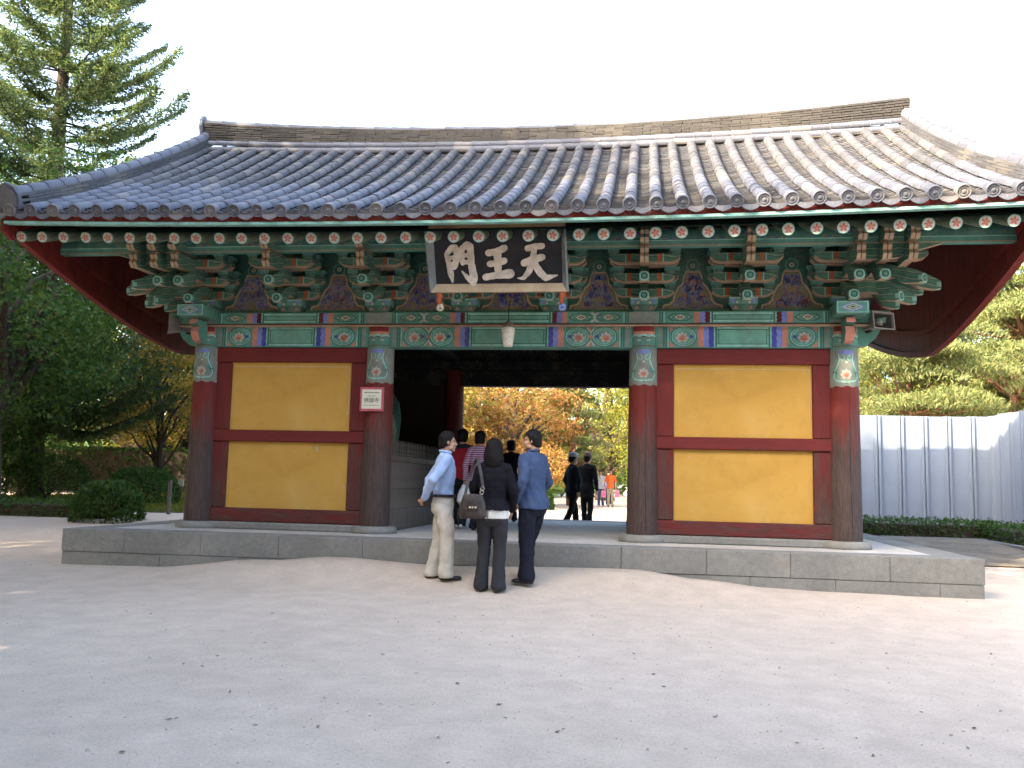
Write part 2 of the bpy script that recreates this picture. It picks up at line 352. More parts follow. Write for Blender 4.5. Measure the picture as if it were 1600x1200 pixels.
# columns on round stones
def col_r(z): return .212-.022*min(1, max(0, z/2.6))
def column(x, y, deco=True, top=2.885):
    mb = MB(); zs = [.09, .6, 1.2, 1.8, 2.3, top]; mb.tube([(0, 0, z) for z in zs], [col_r(z) for z in zs], 28)
    o = mb.build('column', COLM, gate); o.location = (x, y, 0)
    b = MB(); b.lathe([(0, -.02), (.315, -.02), (.315, .04), (.3, .075), (.27, .092), (0, .094)], 28); inst('base_stone', b.mesh('base_stone', STONE), o)
    if deco:
        mp = lambda u, v, l: ((col_r(v)+.0015+LY*l)*math.sin(u/.2), -(col_r(v)+.0015+LY*l)*math.cos(u/.2), v)
        d = Decal(mp); H = .31
        for i in range(16):
            a = -H+2*H*i/16; b2 = -H+2*H*(i+1)/16; w0 = 2.075+.012*math.sin(i*1.7); w1 = 2.075+.012*math.sin((i+1)*1.7)
            d.poly([(a, w0), (b2, w1), (b2, 2.58), (a, 2.58)], 'grey', 0)
        d.rect(-H, 2.56, H, 2.60, 'green', 1, 16); d.rect(-.09, 2.5, .09, 2.55, 'lblue', 1, 6)
        cup = [(.1, 2.5), (.085, 2.42), (.11, 2.35), (.15, 2.28), (.165, 2.2), (.13, 2.15), (.06, 2.14)]
        d.poly([(-u, v) for u, v in cup]+[(u, v) for u, v in reversed(cup)], 'teal', 2)
        for s in (-1, 1):
            d.stroke([(s*u, v) for u, v in cup]+[(0, 2.13)], .02, 'lteal', 3); d.stroke([(s*(u+.012), v) for u, v in cup]+[(0, 2.115)], .012, 'black', 1)
            d.curl(s*.05, 2.44, .04, R(90), .9, .016, 'lteal', 3, s); d.curl(s*.14, 2.24, .035, R(0 if s > 0 else 180), .8, .014, 'dgreen', 3, s)
        d.ell(0, 2.39, .02, .016, 'white', 4, 0, 8); d.lotus(0, 2.235, .095, 4)
        d.rect(-H, 2.61, H, 2.72, 'teal', 1, 16); d.stroke([(-H+2*H*i/30, 2.735+.014*abs(math.sin(i*.52))) for i in range(31)], .03, 'lteal', 2)
        d.rect(-H, 2.75, H, 2.885, 'grey', 1, 16)
        for s in (-1, 1): d.ell(s*.065, 2.68, .03, .014, 'white', 2, 0, 10)
        d.rect(-.16, 2.755, .16, 2.8, 'pink', 2, 8); d.rect(-.16, 2.8, .16, 2.88, 'red', 2, 8)
        d.build('column_head_painting', o)
        cr = random.Random(int(x*100)); mp2 = lambda u, v, l: ((col_r(v)+.001)*math.sin(u/.2), -(col_r(v)+.001)*math.cos(u/.2), v)
        for k in range(3):   # drying cracks along the grain
            u0 = (.035 if k == 0 and x > 0 else cr.uniform(-.2, .2)); z0_, z1_ = (.15, 2.05) if k == 0 and x > 0 else (cr.uniform(.12, .8), cr.uniform(1.0, 1.9))
            d = Decal(mp2); d.stroke([(u0+.006*math.sin(j*.9+k)+cr.uniform(-.002, .002), z0_+(z1_-z0_)*j/14) for j in range(15)], .0075 if k == 0 else .004, 'black', 0, k > 0); d.build('drying_crack', o)
for x in CX: column(x, 0)
for x in CX: column(x, YB, False)
for x in (CX[0], CX[3]): column(x, YR, False)
column(CX[1], YR+.9, False, 3.4) if False else None

# beams over the columns, front then sides and back
BAYS = list(zip(CX, CX[1:]))
def beam_paint(d, a, b, z0, z1, double, lower):
    """ornament of one beam bay between the column faces at a and b"""
    h = z1-z0; zc = (z0+z1)/2; L = b-a; d.rect(a, z0, b, z1, 'teal', 0)
    nmed = 2 if double else 1; mw = .37
    for s, e in ((1, a), (-1, b)):
        x = lambda k: e+s*k
        def rc(k0, k1, c, l=1, f0=0, f1=1): p, q = sorted((x(k0), x(k1))); d.rect(p, z0+h*f0, q, z0+h*f1, c, l)
        rc(0, .05, 'grey'); rc(.065, .08, 'dgreen'); rc(.095, .11, 'dgreen'); rc(.12, .135, 'lteal')
        k = .15
        for i in range(nmed):
            cx = x(k+mw/2)
            if lower:
                d.ell(cx, zc, mw*.47, h*.5, 'dgreen', 1); d.ell(cx, zc, mw*.44, h*.46, 'lteal', 2); d.ell(cx, zc, mw*.4, h*.42, 'teal', 3); d.ell(cx, zc, mw*.33, h*.36, 'lteal', 4); d.ell(cx, zc, mw*.30, h*.33, 'teal', 5)
                d.lotus(cx-s*.02, zc-.01, h*.38, 6); d.ell(cx+s*.1, zc, .025, .025, 'blue', 6, 0, 8)
                for q in (-1, 1):
                    d.poly([(x(k), zc+q*h*.5), (x(k+.07), zc+q*h*.5), (x(k), zc+q*h*.2)], 'pink', 1)
            else:
                d.poly([(cx-.17, zc), (cx-.1, zc+h*.36), (cx+.1, zc+h*.36), (cx+.17, zc), (cx+.1, zc-h*.36), (cx-.1, zc-h*.36)], 'dgreen', 2)
                d.poly([(cx-.15, zc), (cx-.09, zc+h*.3), (cx+.09, zc+h*.3), (cx+.15, zc), (cx+.09, zc-h*.3), (cx-.09, zc-h*.3)], 'green', 3)
                d.poly([(cx-.07, zc), (cx, zc+h*.27), (cx+.07, zc), (cx, zc-h*.27)], 'cream', 4); d.poly([(cx-.045, zc), (cx, zc+h*.17), (cx+.045, zc), (cx, zc-h*.17)], 'dgreen', 5)
                d.ell(cx, zc, .016, .02, 'pink', 6, 0, 8)
                for q in (-1, 1): d.ell(cx+q*.12, zc, .008, .01, 'white', 5, 0, 6)
            k += mw
            if double and i == 0:
                for q in (-1, 1):
                    d.stroke([(x(k-.05), zc+q*h*.45), (x(k), zc+q*h*.2), (x(k+.05), zc+q*h*.45)], .02, 'white', 7)
                d.poly([(x(k-.03), zc), (x(k), zc+h*.15), (x(k+.03), zc), (x(k), zc-h*.15)], 'pink' if lower else 'white', 7)
        def wavy(k0, k1, c, l=1):
            n = 8; p = [(x(k0+.008*math.sin(j*2.2)), z0+h*j/n) for j in range(n+1)]; q = [(x(k1+.008*math.sin(j*2.2)), z0+h*j/n) for j in range(n+1)]
            for j in range(n): d.poly([p[j], q[j], q[j+1], p[j+1]], c, l)
        wavy(k, k+.075, 'pink'); wavy(k+.075, k+.145, 'lblue'); wavy(k+.145, k+.21, 'dred' if not lower else 'blue'); rc(k+.21, k+.225, 'lteal'); rc(k+.235, k+.25, 'dgreen')
        inner = k+.25
    p, q = a+inner, b-inner
    if q-p > .2:
        d.rect(p, z0, q, z1, 'panel', 1); d.rect(p, z1-.035, q, z1-.012, 'lteal', 2); d.rect(p, z0+.012, q, z0+.035, 'lteal', 2)
        d.rect(p, z1-.047, q, z1-.037, 'dgreen', 2); d.rect(p, z0+.037, q, z0+.047, 'dgreen', 2)
        d.rect(p+.02, z0+.04, p+.03, z1-.04, 'dgreen', 3); d.rect(q-.03, z0+.04, q-.02, z1-.04, 'dgreen', 3)
for i, (a, b) in enumerate(BAYS):
    o = MB().bbox((a+.15, -.125, 2.585), (b-.15, .125, 2.885), .012).build('lower_beam', paint('teal'), gate)
    d = Decal(on_y(-.1255)); beam_paint(d, a+.195, b-.195, 2.595, 2.875, i == 1, True); d.build('beam_painting', o)
ub = MB().bbox((-5.0, -.2, 2.9), (5.0, .2, 3.075), .01); ub = G('upper_beam', ub, paint('green'))
d = Decal(on_y(-.2005))
for i, (a, b) in enumerate(BAYS): beam_paint(d, a+.14, b-.14, 2.915, 3.06, i == 1, False); d.rect(a-.14, 2.91, a+.14, 3.065, 'grey', 1)
d.rect(CX[3]-.14, 2.91, CX[3]+.14, 3.065, 'grey', 1); d.build('beam_painting', ub)
mo = MB().box((-4.9, -.222, 2.868), (4.9, -.12, 2.884), 0); mo.box((-4.9, -.214, 2.8845), (4.9, -.12, 2.8995), 1); G('beam_moulding', mo, [paint('tan'), paint('dred')])
for s in (-1, 1):
    x = s*CX[3]
    o = G('upper_beam', MB().bbox((x-.2, -.62, 2.955), (x+.2, YB+.62, 3.12), .01), paint('green'))
    d = Decal(on_y(-.6205)); d.rect(x-.19, 2.965, x+.19, 3.11, 'lteal', 0); d.rect(x-.175, 2.975, x+.175, 3.1, 'teal', 1)
    for k, c in ((.16, 'lblue'), (.125, 'white'), (.1, 'teal'), (.06, 'cream'), (.04, 'dgreen')):
        d.poly([(x-k, 3.037), (x, 3.037+k*.4), (x+k, 3.037), (x, 3.037-k*.4)], c, 2+int((.17-k)*50))
    d.build('beam_painting', o)
    G('lower_beam', MB().bbox((x-.12, .15, 2.585), (x+.12, YB-.15, 2.885), .012), paint('teal'))
    # carved tongue on the corner column below the beam
    pr = [(-.1, 2.93), (-.5, 2.93), (-.52, 2.86), (-.42, 2.83), (-.47, 2.76), (-.4, 2.64), (-.3, 2.62), (-.1, 2.66)]
    t = MB().prism(pr, -.055, .055, ((0, 1, 0), (0, 0, 1), (1, 0, 0)), (x, 0, 0), 0, [0, 1, 2, 1, 1, 1, 1, 0]); G('beam_tongue', t, [paint('teal'), paint('pink'), paint('dgreen')])
    pr2 = [(.1, 2.9), (.42, 2.9), (.47, 2.84), (.4, 2.72), (.28, 2.62), (.1, 2.6)]
    t = MB().prism(pr2, -.055, .055, ((s, 0, 0), (0, 0, 1), (0, 1, 0)), (x, 0, 0), 0, [0, 1, 1, 1, 1, 0]); G('beam_tongue', t, [paint('teal'), paint('tan')])
for i, (a, b) in enumerate(BAYS): G('lower_beam', MB().bbox((a+.15, YB-.125, 2.585), (b-.15, YB+.125, 2.885), .012), paint('dark'))  # same beams as in front, with the interior shade put into their colour
G('upper_beam', MB().bbox((-5.0, YB-.2, 2.9), (5.0, YB+.2, 3.075), .01), paint('dark'))  # interior shade put into the colour here too
for x in CX[1:3]: G('cross_beam', MB().bbox((x-.15, .2, 3.09), (x+.15, YB-.2, 3.42), .02), paint('dark'))  # darkened by colour to keep the passage ceiling in shade
G('cross_beam', MB().bbox((-4.2, YR-.12, 3.3), (4.2, YR+.12, 3.55), .02), paint('dark'))  # shade of the passage is in its colour

# infill walls: two ochre panels in a red frame
def wall_bay(o, ax, nr, W, sill=True):
    """o: start point at floor, ax: along the wall, nr: outward normal"""
    ax = Vector(ax); nr = Vector(nr); M = frame(ax, nr, Vector((0, 0, 1)), o)
    if ax.cross(nr).z < 0: M = frame(ax, nr, Vector((0, 0, 1)), o)
    e = .17
    def put(name, mat, lo, hi, b=.012):
        # local copy: the piece keeps its own centre so that the grain differs from piece to piece
        c = Vector([(p+q)/2 for p, q in zip(lo, hi)]); h = Vector([(q-p)/2 for p, q in zip(lo, hi)])
        mb = MB(); off = Vector((rnd.uniform(-3, 3), 0, 0)) if mat is RAILM else Vector((0, rnd.uniform(-3, 3), 0)) if mat is POSTM else Vector()
        zz = c.z if mat in (POSTM, RAILM) else 0
        me = mb.bbox(tuple(-h), tuple(h), b)
        for i, v in enumerate(me.v): me.v[i] = (v[0]+off.x, v[1]+off.y, v[2]+zz)
        ob = me.build(name, mat, gate); ob.matrix_basis = M @ Matrix.Translation(c-off-Vector((0, 0, zz))); return ob
    if sill: put('sill_stone', STONE, (e, -.14, -.01), (W-e, .14, .095), .02)
    put('shade_board', SHADEB, (e, -.125, .098), (W-e, -.101, 2.583), .003)  # added dark sheet; its colour imitates the shade inside the room
    put('rail', RAILM, (e, -.085, .098), (W-e, .085, .29)); put('rail', RAILM, (e, -.095, 1.23), (W-e, .095, 1.395)); put('rail', RAILM, (e, -.085, 2.37), (W-e, .085, 2.583))
    for x0 in (e, W-e-.235):
        put('post', POSTM, (x0, -.07, .292), (x0+.235, .07, 1.228)); put('post', POSTM, (x0, -.07, 1.397), (x0+.235, .07, 2.368))
    for z0, z1 in ((.27, 1.25), (1.375, 2.39)):
        p = put('wall_panel', OCHRE, (e+.2, -.035, z0), (W-e-.2, .035, z1), .004)
        lo, hi = e+.265, W-e-.265; zz = z1-.075; mb = MB()
        c = Vector(((e+.2+W-e-.2)/2, 0, (z0+z1)/2))
        if z1 > 2: mb.box((lo-c.x, .035, zz-c.z-.006), (hi-c.x, .039, zz-c.z)); mb.box((lo-c.x, .035, zz-c.z-.7), (lo-c.x+.005, .0385, zz-c.z-.006)); inst('plaster_line', mb.mesh('plaster_line', PLASTER), p)
for i in (0, 2):
    a, b = BAYS[i]; wall_bay((b, 0, 0), (-1, 0, 0), (0, -1, 0), b-a); wall_bay((a, YB, 0), (1, 0, 0), (0, 1, 0), b-a)
for y0, y1 in ((0, YR), (YR, YB)):
    wall_bay((CX[0], y0, 0), (0, 1, 0), (-1, 0, 0), y1-y0); wall_bay((CX[3], y1, 0), (0, -1, 0), (1, 0, 0), y1-y0)
cp = MB(); cr = random.Random(4)
def chip(x, z, r):
    MB().add([(x+r*cr.uniform(.6, 1.2)*math.cos(a)*.6, -.0362, z+r*cr.uniform(.6, 1.3)*math.sin(a)) for a in [2*math.pi*j/9 for j in range(9)]], [tuple(range(9))]).build('paint_chip', PLASTER, gate)
for x, z, r in ((-2.72, 1.14, .035), (-2.3, .62, .022), (-2.28, 1.66, .016), (2.45, 1.13, .012), (2.82, 1.12, .011), (2.5, .42, .012)): chip(x, z, r)
# plaster wall behind the brackets, and gable walls
G('bracket_wall', MB().box((-4.5, -.06, 3.076), (4.5, .06, 4.36)), paint('olive')); G('bracket_wall', MB().box((-4.5, YB-.06, 3.076), (4.5, YB+.06, 4.36)), paint('dark'))  # rear copy near black, with the interior shade put into its paint
for s in (-1, 1):
    pl = [(-.06, 3.121), (YB+.06, 3.121), (YB+.06, 4.3), (YR, 5.9), (-.06, 4.3)]
    G('gable_wall', MB().prism(pl, -.05, .05, ((0, 1, 0), (0, 0, 1), (1, 0, 0)), (s*CX[3], 0, 0)), PLASTER)

# bracket sets
SETX = [CX[0], (CX[0]+CX[1])/2, CX[1], CX[1]+(CX[2]-CX[1])/3, CX[1]+2*(CX[2]-CX[1])/3, CX[2], (CX[2]+CX[3])/2, CX[3]]
def m_bracket():
    m, t, p = newmat('bracket_paint'); tc = t.nodes.new('ShaderNodeTexCoord')
    w_ = N(t, 'ShaderNodeTexWave'); w_.wave_type = 'RINGS'; w_.inputs['Scale'].default_value = 4; w_.inputs['Distortion'].default_value = 3; w_.inputs['Detail'].default_value = 1
    t.links.new(tc.outputs['Object'], w_.inputs[0])
    n = obj_noise(t, 9, 4); a = ramp(t, w_.outputs[0], [(0, (.07, .19, .15)), (.58, (.1, .19, .14)), (.72, (.028, .1, .08)), (.84, (.028, .1, .08)), (.93, (.2, .28, .22))])
    b = ramp(t, n.outputs[0], [(.3, g1(.65)), (.7, g1(1.1))]); t.links.new(mixc(t, 1., a.outputs[0], b.outputs[0], 'MULTIPLY'), p.inputs['Base Color'])
    p.inputs['Roughness'].default_value = .75; p.inputs['Specular IOR Level'].default_value = .25; return m
BRK = m_bracket()
BM = [BRK, paint('tan'), paint('dgreen'), paint('lteal'), paint('orange'), paint('teal'), paint('pink')]
def tongue_mesh(y_root, zr, y_tip, zt, wd=.058):
    """drooping beak: thick root, hooked outward end with a framed hexagonal face"""
    L = y_root-y_tip
    top = [(y_root, zr+.09), (y_tip+L*.45, zr+.085), (y_tip+L*.25, zr+.03), (y_tip+.03, zt+.07), (y_tip, zt+.045)]
    bot = [(y_tip-.012, zt-.045), (y_tip+.05, zt-.062), (y_tip+L*.25, zt-.03), (y_tip+L*.4, zr-.045), (y_tip+L*.55, zr-.06), (y_root, zr-.06)]
    P = top+bot; ms = [0]*4+[1]+[1]*6; ms[len(P)-1] = 0
    mb = MB().prism(P, -wd, wd, ((0, 1, 0), (0, 0, 1), (1, 0, 0)), (0, 0, 0), 0, ms)
    hx = lambda s, y: [(s*wd*.95*c, y, zt+s*.052*q) for c, q in ((-1, -.45), (-.5, -1), (.5, -1), (1, -.45), (1, .45), (.5, 1), (-.5, 1), (-1, .45))]
    for k, (s, m) in enumerate(((1.12, 3), (.8, 2), (.42, 5))):
        a = hx(s, y_tip-.014-.003*k); b = hx(s, y_tip+.04); mb.add(a+b, [tuple(range(8))]+[(i, (i+1) % 8, (i+1) % 8+8, i+8) for i in range(8)], m)
    return mb.mesh('tongue', BM)
def cloud_mesh(y_root, z0, z1, y_tip, wd=.052):
    h = z1-z0
    P = [(y_root, z1), (y_tip+.03, z1), (y_tip, z0+h*.8), (y_tip+.035, z0+h*.55), (y_tip+.005, z0+h*.3), (y_tip+.06, z0), (y_tip+.2, z0+.015), (y_root, z0+.02)]
    mb = MB().prism(P, -wd, wd, ((0, 1, 0), (0, 0, 1), (1, 0, 0)), (0, 0, 0), 0, [0, 1, 1, 1, 1, 1, 1, 0])
    for (ya, za), (yb, zb) in zip(P[1:5], P[2:6]):   # dark centre line of the painted front
        mb.add([(-.007, ya-.002, za), (.007, ya-.002, za), (.007, yb-.002, zb), (-.007, yb-.002, zb)], [(0, 1, 2, 3)], 2)
    return mb.mesh('cloud_end', BM)
def arm_mesh(half, h=.125, th=.05):
    P = [(-half, h), (half, h), (half, h*.55), (half-.05, h*.15), (half-.12, 0), (-half+.12, 0), (-half+.05, h*.15), (-half, h*.55)]
    mb = MB().prism(P, -th, th, ((1, 0, 0), (0, 0, 1), (0, 1, 0)), (0, 0, 0), 0, [0, 0, 1, 1, 1, 1, 1, 0])
    for (xa, za), (xb, zb) in zip(P[2:7], P[3:8]):
        mb.add([(xa, -th-.003, za+.018), (xb, -th-.003, zb+.018), (xb, -th-.003, zb), (xa, -th-.003, za)], [(0, 1, 2, 3)], 1)
    for s in (-1, 1):
        mb.add([(s*.17, -th-.003, .02), (s*.22, -th-.003, .02), (s*.22, -th-.003, h), (s*.17, -th-.003, h)], [(0, 1, 2, 3)], 4)
        mb.add([(s*.235, -th-.003, .02), (s*.25, -th-.003, .02), (s*.25, -th-.003, h), (s*.235, -th-.003, h)], [(0, 1, 2, 3)], 3)
    return mb.mesh('bracket_arm', BM)
def block_mesh(w_, h, dp):
    vs = []
    for z, k in ((0, .72), (h*.45, 1), (h, 1)): vs += [(-w_*k, -dp*k, z), (w_*k, -dp*k, z), (w_*k, dp*k, z), (-w_*k, dp*k, z)]
    fs = [(3, 2, 1, 0), (8, 9, 10, 11)]+[(r*4+i, r*4+(i+1) % 4, r*4+4+(i+1) % 4, r*4+4+i) for r in (0, 1) for i in range(4)]
    mb = MB().add(vs, fs, [2, 5]+[2]*4+[5]*4)
    y = -dp-.002; mb.add([(-w_, y, h), (-w_, y, h*.88), (w_, y, h*.88), (w_, y, h)], [(0, 1, 2, 3)], 3)
    return mb.mesh('bearing_block', BM)
T1, T2 = tongue_mesh(.05, 3.335, -.70, 3.185), tongue_mesh(.05, 3.53, -1.0, 3.37)
C3, C4 = cloud_mesh(.05, 3.53, 3.735, -1.15), cloud_mesh(.05, 3.752, 3.935, -1.25)
ARM, ARML = arm_mesh(.40), arm_mesh(.46); BLK = block_mesh(.075, .085, .07)
JUD = block_mesh(.185, .17, .19); JD = None
def dj():
    d = Decal(lambda u, v, l: (u, -.192-LY*l+(.0 if v > .076 else (.076-v)*.7), v))
    for s in (-1, 1):
        d.poly([(s*.16, .15), (s*.09, .15), (s*.15, .07)], 'lblue', 1); d.poly([(s*.07, .02), (s*.12, .02), (s*.1, .06)], 'flower', 2); d.ell(s*.08, .1, .02, .016, 'white', 3, 0, 8)
    return d
def bracket_set(x, corner=0):
    root = inst('bracket_set', JUD, gate, loc=(x, -.06, 3.078)); off = Vector((-x, .06, -3.078))
    def put(name, me, X, Y, Z, rz=0): return inst(name, me, root, loc=Vector((X, Y, Z))+off, rot=(0, 0, rz))
    dd = dj().build('block_painting', root)
    for me, nm in ((T1, 'tongue'), (T2, 'tongue'), (C3, 'cloud_end'), (C4, 'cloud_end')): put(nm, me, x, 0, 0)
    for (Y, Z, me, hl) in ((-.1, 3.27, ARM, .34), (-.1, 3.47, ARML, .4), (-.32, 3.43, ARM, .34), (-.6, 3.62, ARML, .4), (-.32, 3.64, ARML, .4)):
        put('bracket_arm', me, x, Y, Z)
        for s in (-1, 1): put('bearing_block', BLK, x+s*hl, Y, Z+.126)
    if corner:
        for k, dx in enumerate((.3, .6)):
            for me, nm in (((T2, 'tongue'),) if k == 0 else ())+((C3, 'cloud_end'), (C4, 'cloud_end')): put(nm, me, x+corner*dx, .0, .0)
        for Y, dz in ((0, 0), (-.32, .0)):
            for me, nm in ((T1, 'tongue'), (T2, 'tongue')): put(nm, me, x+corner*(.12 if Y else 0), Y, dz, corner*R(90))
        for me in (T1, T2): put('tongue', me, x+corner*.08, -.06, .005, corner*R(48))
        put('bracket_arm', ARML, x+corner*.45, -.6, 3.622); put('bracket_arm', ARML, x, -.06, 3.6, R(90)); put('bracket_arm', ARML, x+corner*.3, -.1, 3.6, R(90))
        for q in (.2, .45, .75): put('bearing_block', BLK, x+corner*q, -.6, 3.75)
for i, x in enumerate(SETX): bracket_set(x, -1 if i == 0 else 1 if i == 7 else 0)
# bell shaped painted panels between the sets
def bell(xc, seed):
    rr = random.Random(seed); d = Decal(on_y(-.0605))
    half = [(.39, 3.13), (.385, 3.17), (.30, 3.19), (.255, 3.24), (.235, 3.33), (.185, 3.42), (.125, 3.48), (.11, 3.58), (.095, 3.63)]
    P = half+[(-u, v) for u, v in reversed(half)]
    d.rect(xc-.62, 3.08, xc+.62, 3.125, 'green', 1); d.poly([(xc+u, v) for u, v in P], 'olive', 2)
    d.stroke([(xc+u, v) for u, v in P], .03, 'tan', 4); d.stroke([(xc+u*1.07, v+.012) for u, v in P], .012, 'dgreen', 3); d.stroke([(xc+u*.93, v-.012) for u, v in P], .01, 'dgreen', 4)
    for k in range(38):
        v = 3.17+.4*rr.random()**1.3; ww = .25*(1-(v-3.13)/.55)+.02; u = rr.uniform(.02, ww)
        c = rr.choice(['blue', 'blue', 'lblue', 'lblue', 'flower'])
        for s in (-1, 1): d.curl(xc+s*u, v, rr.uniform(.025, .05), rr.uniform(0, 6.28)*s, .8, .014, c, 5, s)
    for v in (3.3, 3.42, 3.54): d.petal(xc, v, .05, .016, R(90), 'blue', 5); d.ell(xc, v-.02, .012, .012, 'flower', 6, 0, 8)
    # green wall paint either side of the bell
    for s in (-1, 1):
        d.poly([(xc+s*.62, 3.13), (xc+s*.41, 3.13), (xc+s*.31, 3.21), (xc+s*.24, 3.36), (xc+s*.12, 3.5), (xc+s*.1, 3.66), (xc, 3.68), (xc, 3.98), (xc+s*.62, 3.98)], 'dgreen', 1)
    d.ell(xc, 3.72, .09, .09, 'teal', 3); d.ell(xc, 3.72, .075, .075, 'dgreen', 4); d.ell(xc, 3.72, .03, .03, 'cream', 5, 0, 8); d.ell(xc, 3.72, .018, .018, 'dgreen', 6, 0, 8)
    return d
for i in range(7): bell((SETX[i]+SETX[i+1])/2, 10+i).build('bell_panel', gate)
# purlin with its painted support timber
o = G('purlin', MB().tube([(-6.3, -.85, 3.935), (6.3, -.85, 3.935)], .1, 14), paint('dgreen'))
s_ = G('purlin_support', MB().bbox((-6.3, -.91, 3.772), (6.3, -.79, 3.86), .008), paint('teal'))
d = Decal(on_y(-.9105)); d.rect(-6.28, 3.774, 6.28, 3.788, 'tan', 1); d.rect(-6.28, 3.842, 6.28, 3.856, 'lteal', 1); d.build('beam_painting', s_)
for xs in SETX:
    d = Decal(lambda u, v, l: (u, -.85-math.sqrt(max(0, (.1015+LY*l)**2-(v-3.935)**2)), v))
    d.rect(xs-.42, 3.865, xs+.42, 3.99, 'teal', 0)
    for s in (-1, 1):
        for k, c, ww in ((.16, 'dgreen', .03), (.2, 'lteal', .012), (.27, 'flower', .05), (.33, 'blue', .06), (.38, 'orange', .05)): d.rect(xs+s*k-ww/2, 3.865, xs+s*k+ww/2, 3.99, c, 1)
        d.ell(xs+s*.09, 3.925, .06, .045, 'teal', 2); d.ell(xs+s*.09, 3.925, .03, .025, 'blue', 3); d.ell(xs+s*.09, 3.925, .012, .012, 'flower', 4, 0, 8)
    d.build('beam_painting', o)
for s in (-1, 1):  # beam end bracket running out to the gable boards
    pr = [(.05, 3.77), (1.0, 3.77), (.62, 3.66), (.5, 3.6), (.3, 3.58), (.05, 3.58)]
    t = MB().prism(pr, -.05, .05, ((s, 0, 0), (0, 0, 1), (0, 1, 0)), (s*CX[3], -.85, 0), 0, [0, 1, 1, 1, 1, 0]); G('beam_tongue', t, [BRK, paint('tan')])

# ---------------------------------------------------------------- roof
XE = 6.3
def eave_y(x): return -1.95-.05*(x/XE)**2
def eave_z(x): return 3.962+.085*(x/XE)**2
def ridge_z(x): return 6.40+.17*(x/6.1)**2
def bed(x, y):
    ye = eave_y(x); t = (y-ye)/(YR-ye); return eave_z(x)+(ridge_z(x)-eave_z(x))*(.80*t+.20*t*t)
def slope_pt(x, y, up=0):
    e = .02; z = bed(x, y); dz = (bed(x, y+e)-z)/e; n = Vector((0, -dz, 1)).normalized(); return Vector((x, y, z))+n*up, Vector((0, 1, dz)).normalized(), n
roof = empty('roof', (0, 0, 0), 0, gate); SPX = .304; NR = 42
ROWX = [(-20.5+i)*SPX for i in range(NR)]
# round cap tiles
def cap_mesh(r0, r1, L, n=8, name='cap_tile'):
    vs = []; fs = []
    for y, r in ((0, r0), (.02, r0*1.02), (L, r1)):
        for j in range(n+1): a = math.pi*j/n; vs.append((r*math.cos(a), y, r*math.sin(a)))
    for k in range(2):
        for j in range(n): fs.append((k*(n+1)+j, k*(n+1)+j+1, (k+1)*(n+1)+j+1, (k+1)*(n+1)+j))
    b = len(vs)
    for j in range(n+1): a = math.pi*j/n; vs.append((r0*.8*math.cos(a), .004, r0*.8*math.sin(a)))
    for j in range(n): fs.append((j+1, j, b+j, b+j+1))
    mb = MB().add(vs, fs, 0, True); return mb.mesh(name, TILE)
CAPM = cap_mesh(.077, .070, .335)
stuffV = []; stuffF = []
capv = np.array([v.co[:] for v in CAPM.vertices]); capf = np.array([p.vertices[:] for p in CAPM.polygons])
end_mb = MB(); end_mb.lathe([(0, -.012), (.018, -.016), (.024, -.006), (.04, -.006), (.046, -.016), (.052, -.004), (.062, -.004), (.07, -.02), (.08, -.018), (.084, 0), (.084, .09), (.07, .1)], 20, 0, Matrix.Rotation(R(-90), 4, 'X'))
ENDM = end_mb.mesh('tile_end', TILE)
def lip_mesh():
    n = 12; vs = []; fs = []; W = .118
    for y in (0, .022):
        for j in range(n+1):
            u = -W+2*W*j/n; t = u/W; top = .035*t*t-.004; bot = -.07*math.sqrt(max(0, 1-t*t*.96))+.02*abs(t)
            vs += [(u, y, top), (u, y, min(bot, top-.004))]
    m = 2*(n+1)
    for j in range(n):
        a = 2*j; fs += [(a, a+1, a+3, a+2), (m+a, m+a+2, m+a+3, m+a+1), (a, a+2, m+a+2, m+a), (a+1, m+a+1, m+a+3, a+3)]
    return MB().add(vs, fs).mesh('drip_tile', TILE)
LIPM = lip_mesh(); ncap = 0
for ri, x in enumerate(ROWX):
    y = eave_y(x)-.02; k = 0
    while y < YR-.30:
        p, t, n = slope_pt(x, y, .052); jx = rnd.uniform(-.004, .004); t2 = (t+Vector((rnd.uniform(-.007, .007), 0, rnd.uniform(-.004, .004)))).normalized()
        xa = t2.cross(n).normalized(); M = frame(xa, t2, xa.cross(t2), p+Vector((jx, 0, rnd.uniform(-.003, .004))))
        if k < 7: inst('cap_tile', CAPM, roof, M)
        else:
            b = len(stuffV)*0+sum(len(q) for q in stuffV); A = np.array(M); stuffV.append(capv @ A[:3, :3].T+A[:3, 3]); stuffF.append(capf+b)
        if k == 0:
            q, t3, n3 = slope_pt(x, y, .045); inst('tile_end', ENDM, roof, frame(xa, t2, xa.cross(t2), q-t2*.03+Vector((jx, 0, 0))))
        y += .30*t.y; k += 1
tag(inst('upper_cap_tiles', np_mesh('upper_cap_tiles', np.concatenate(stuffV), np.concatenate(stuffF), TILE_S, None, True), roof), kind='stuff')
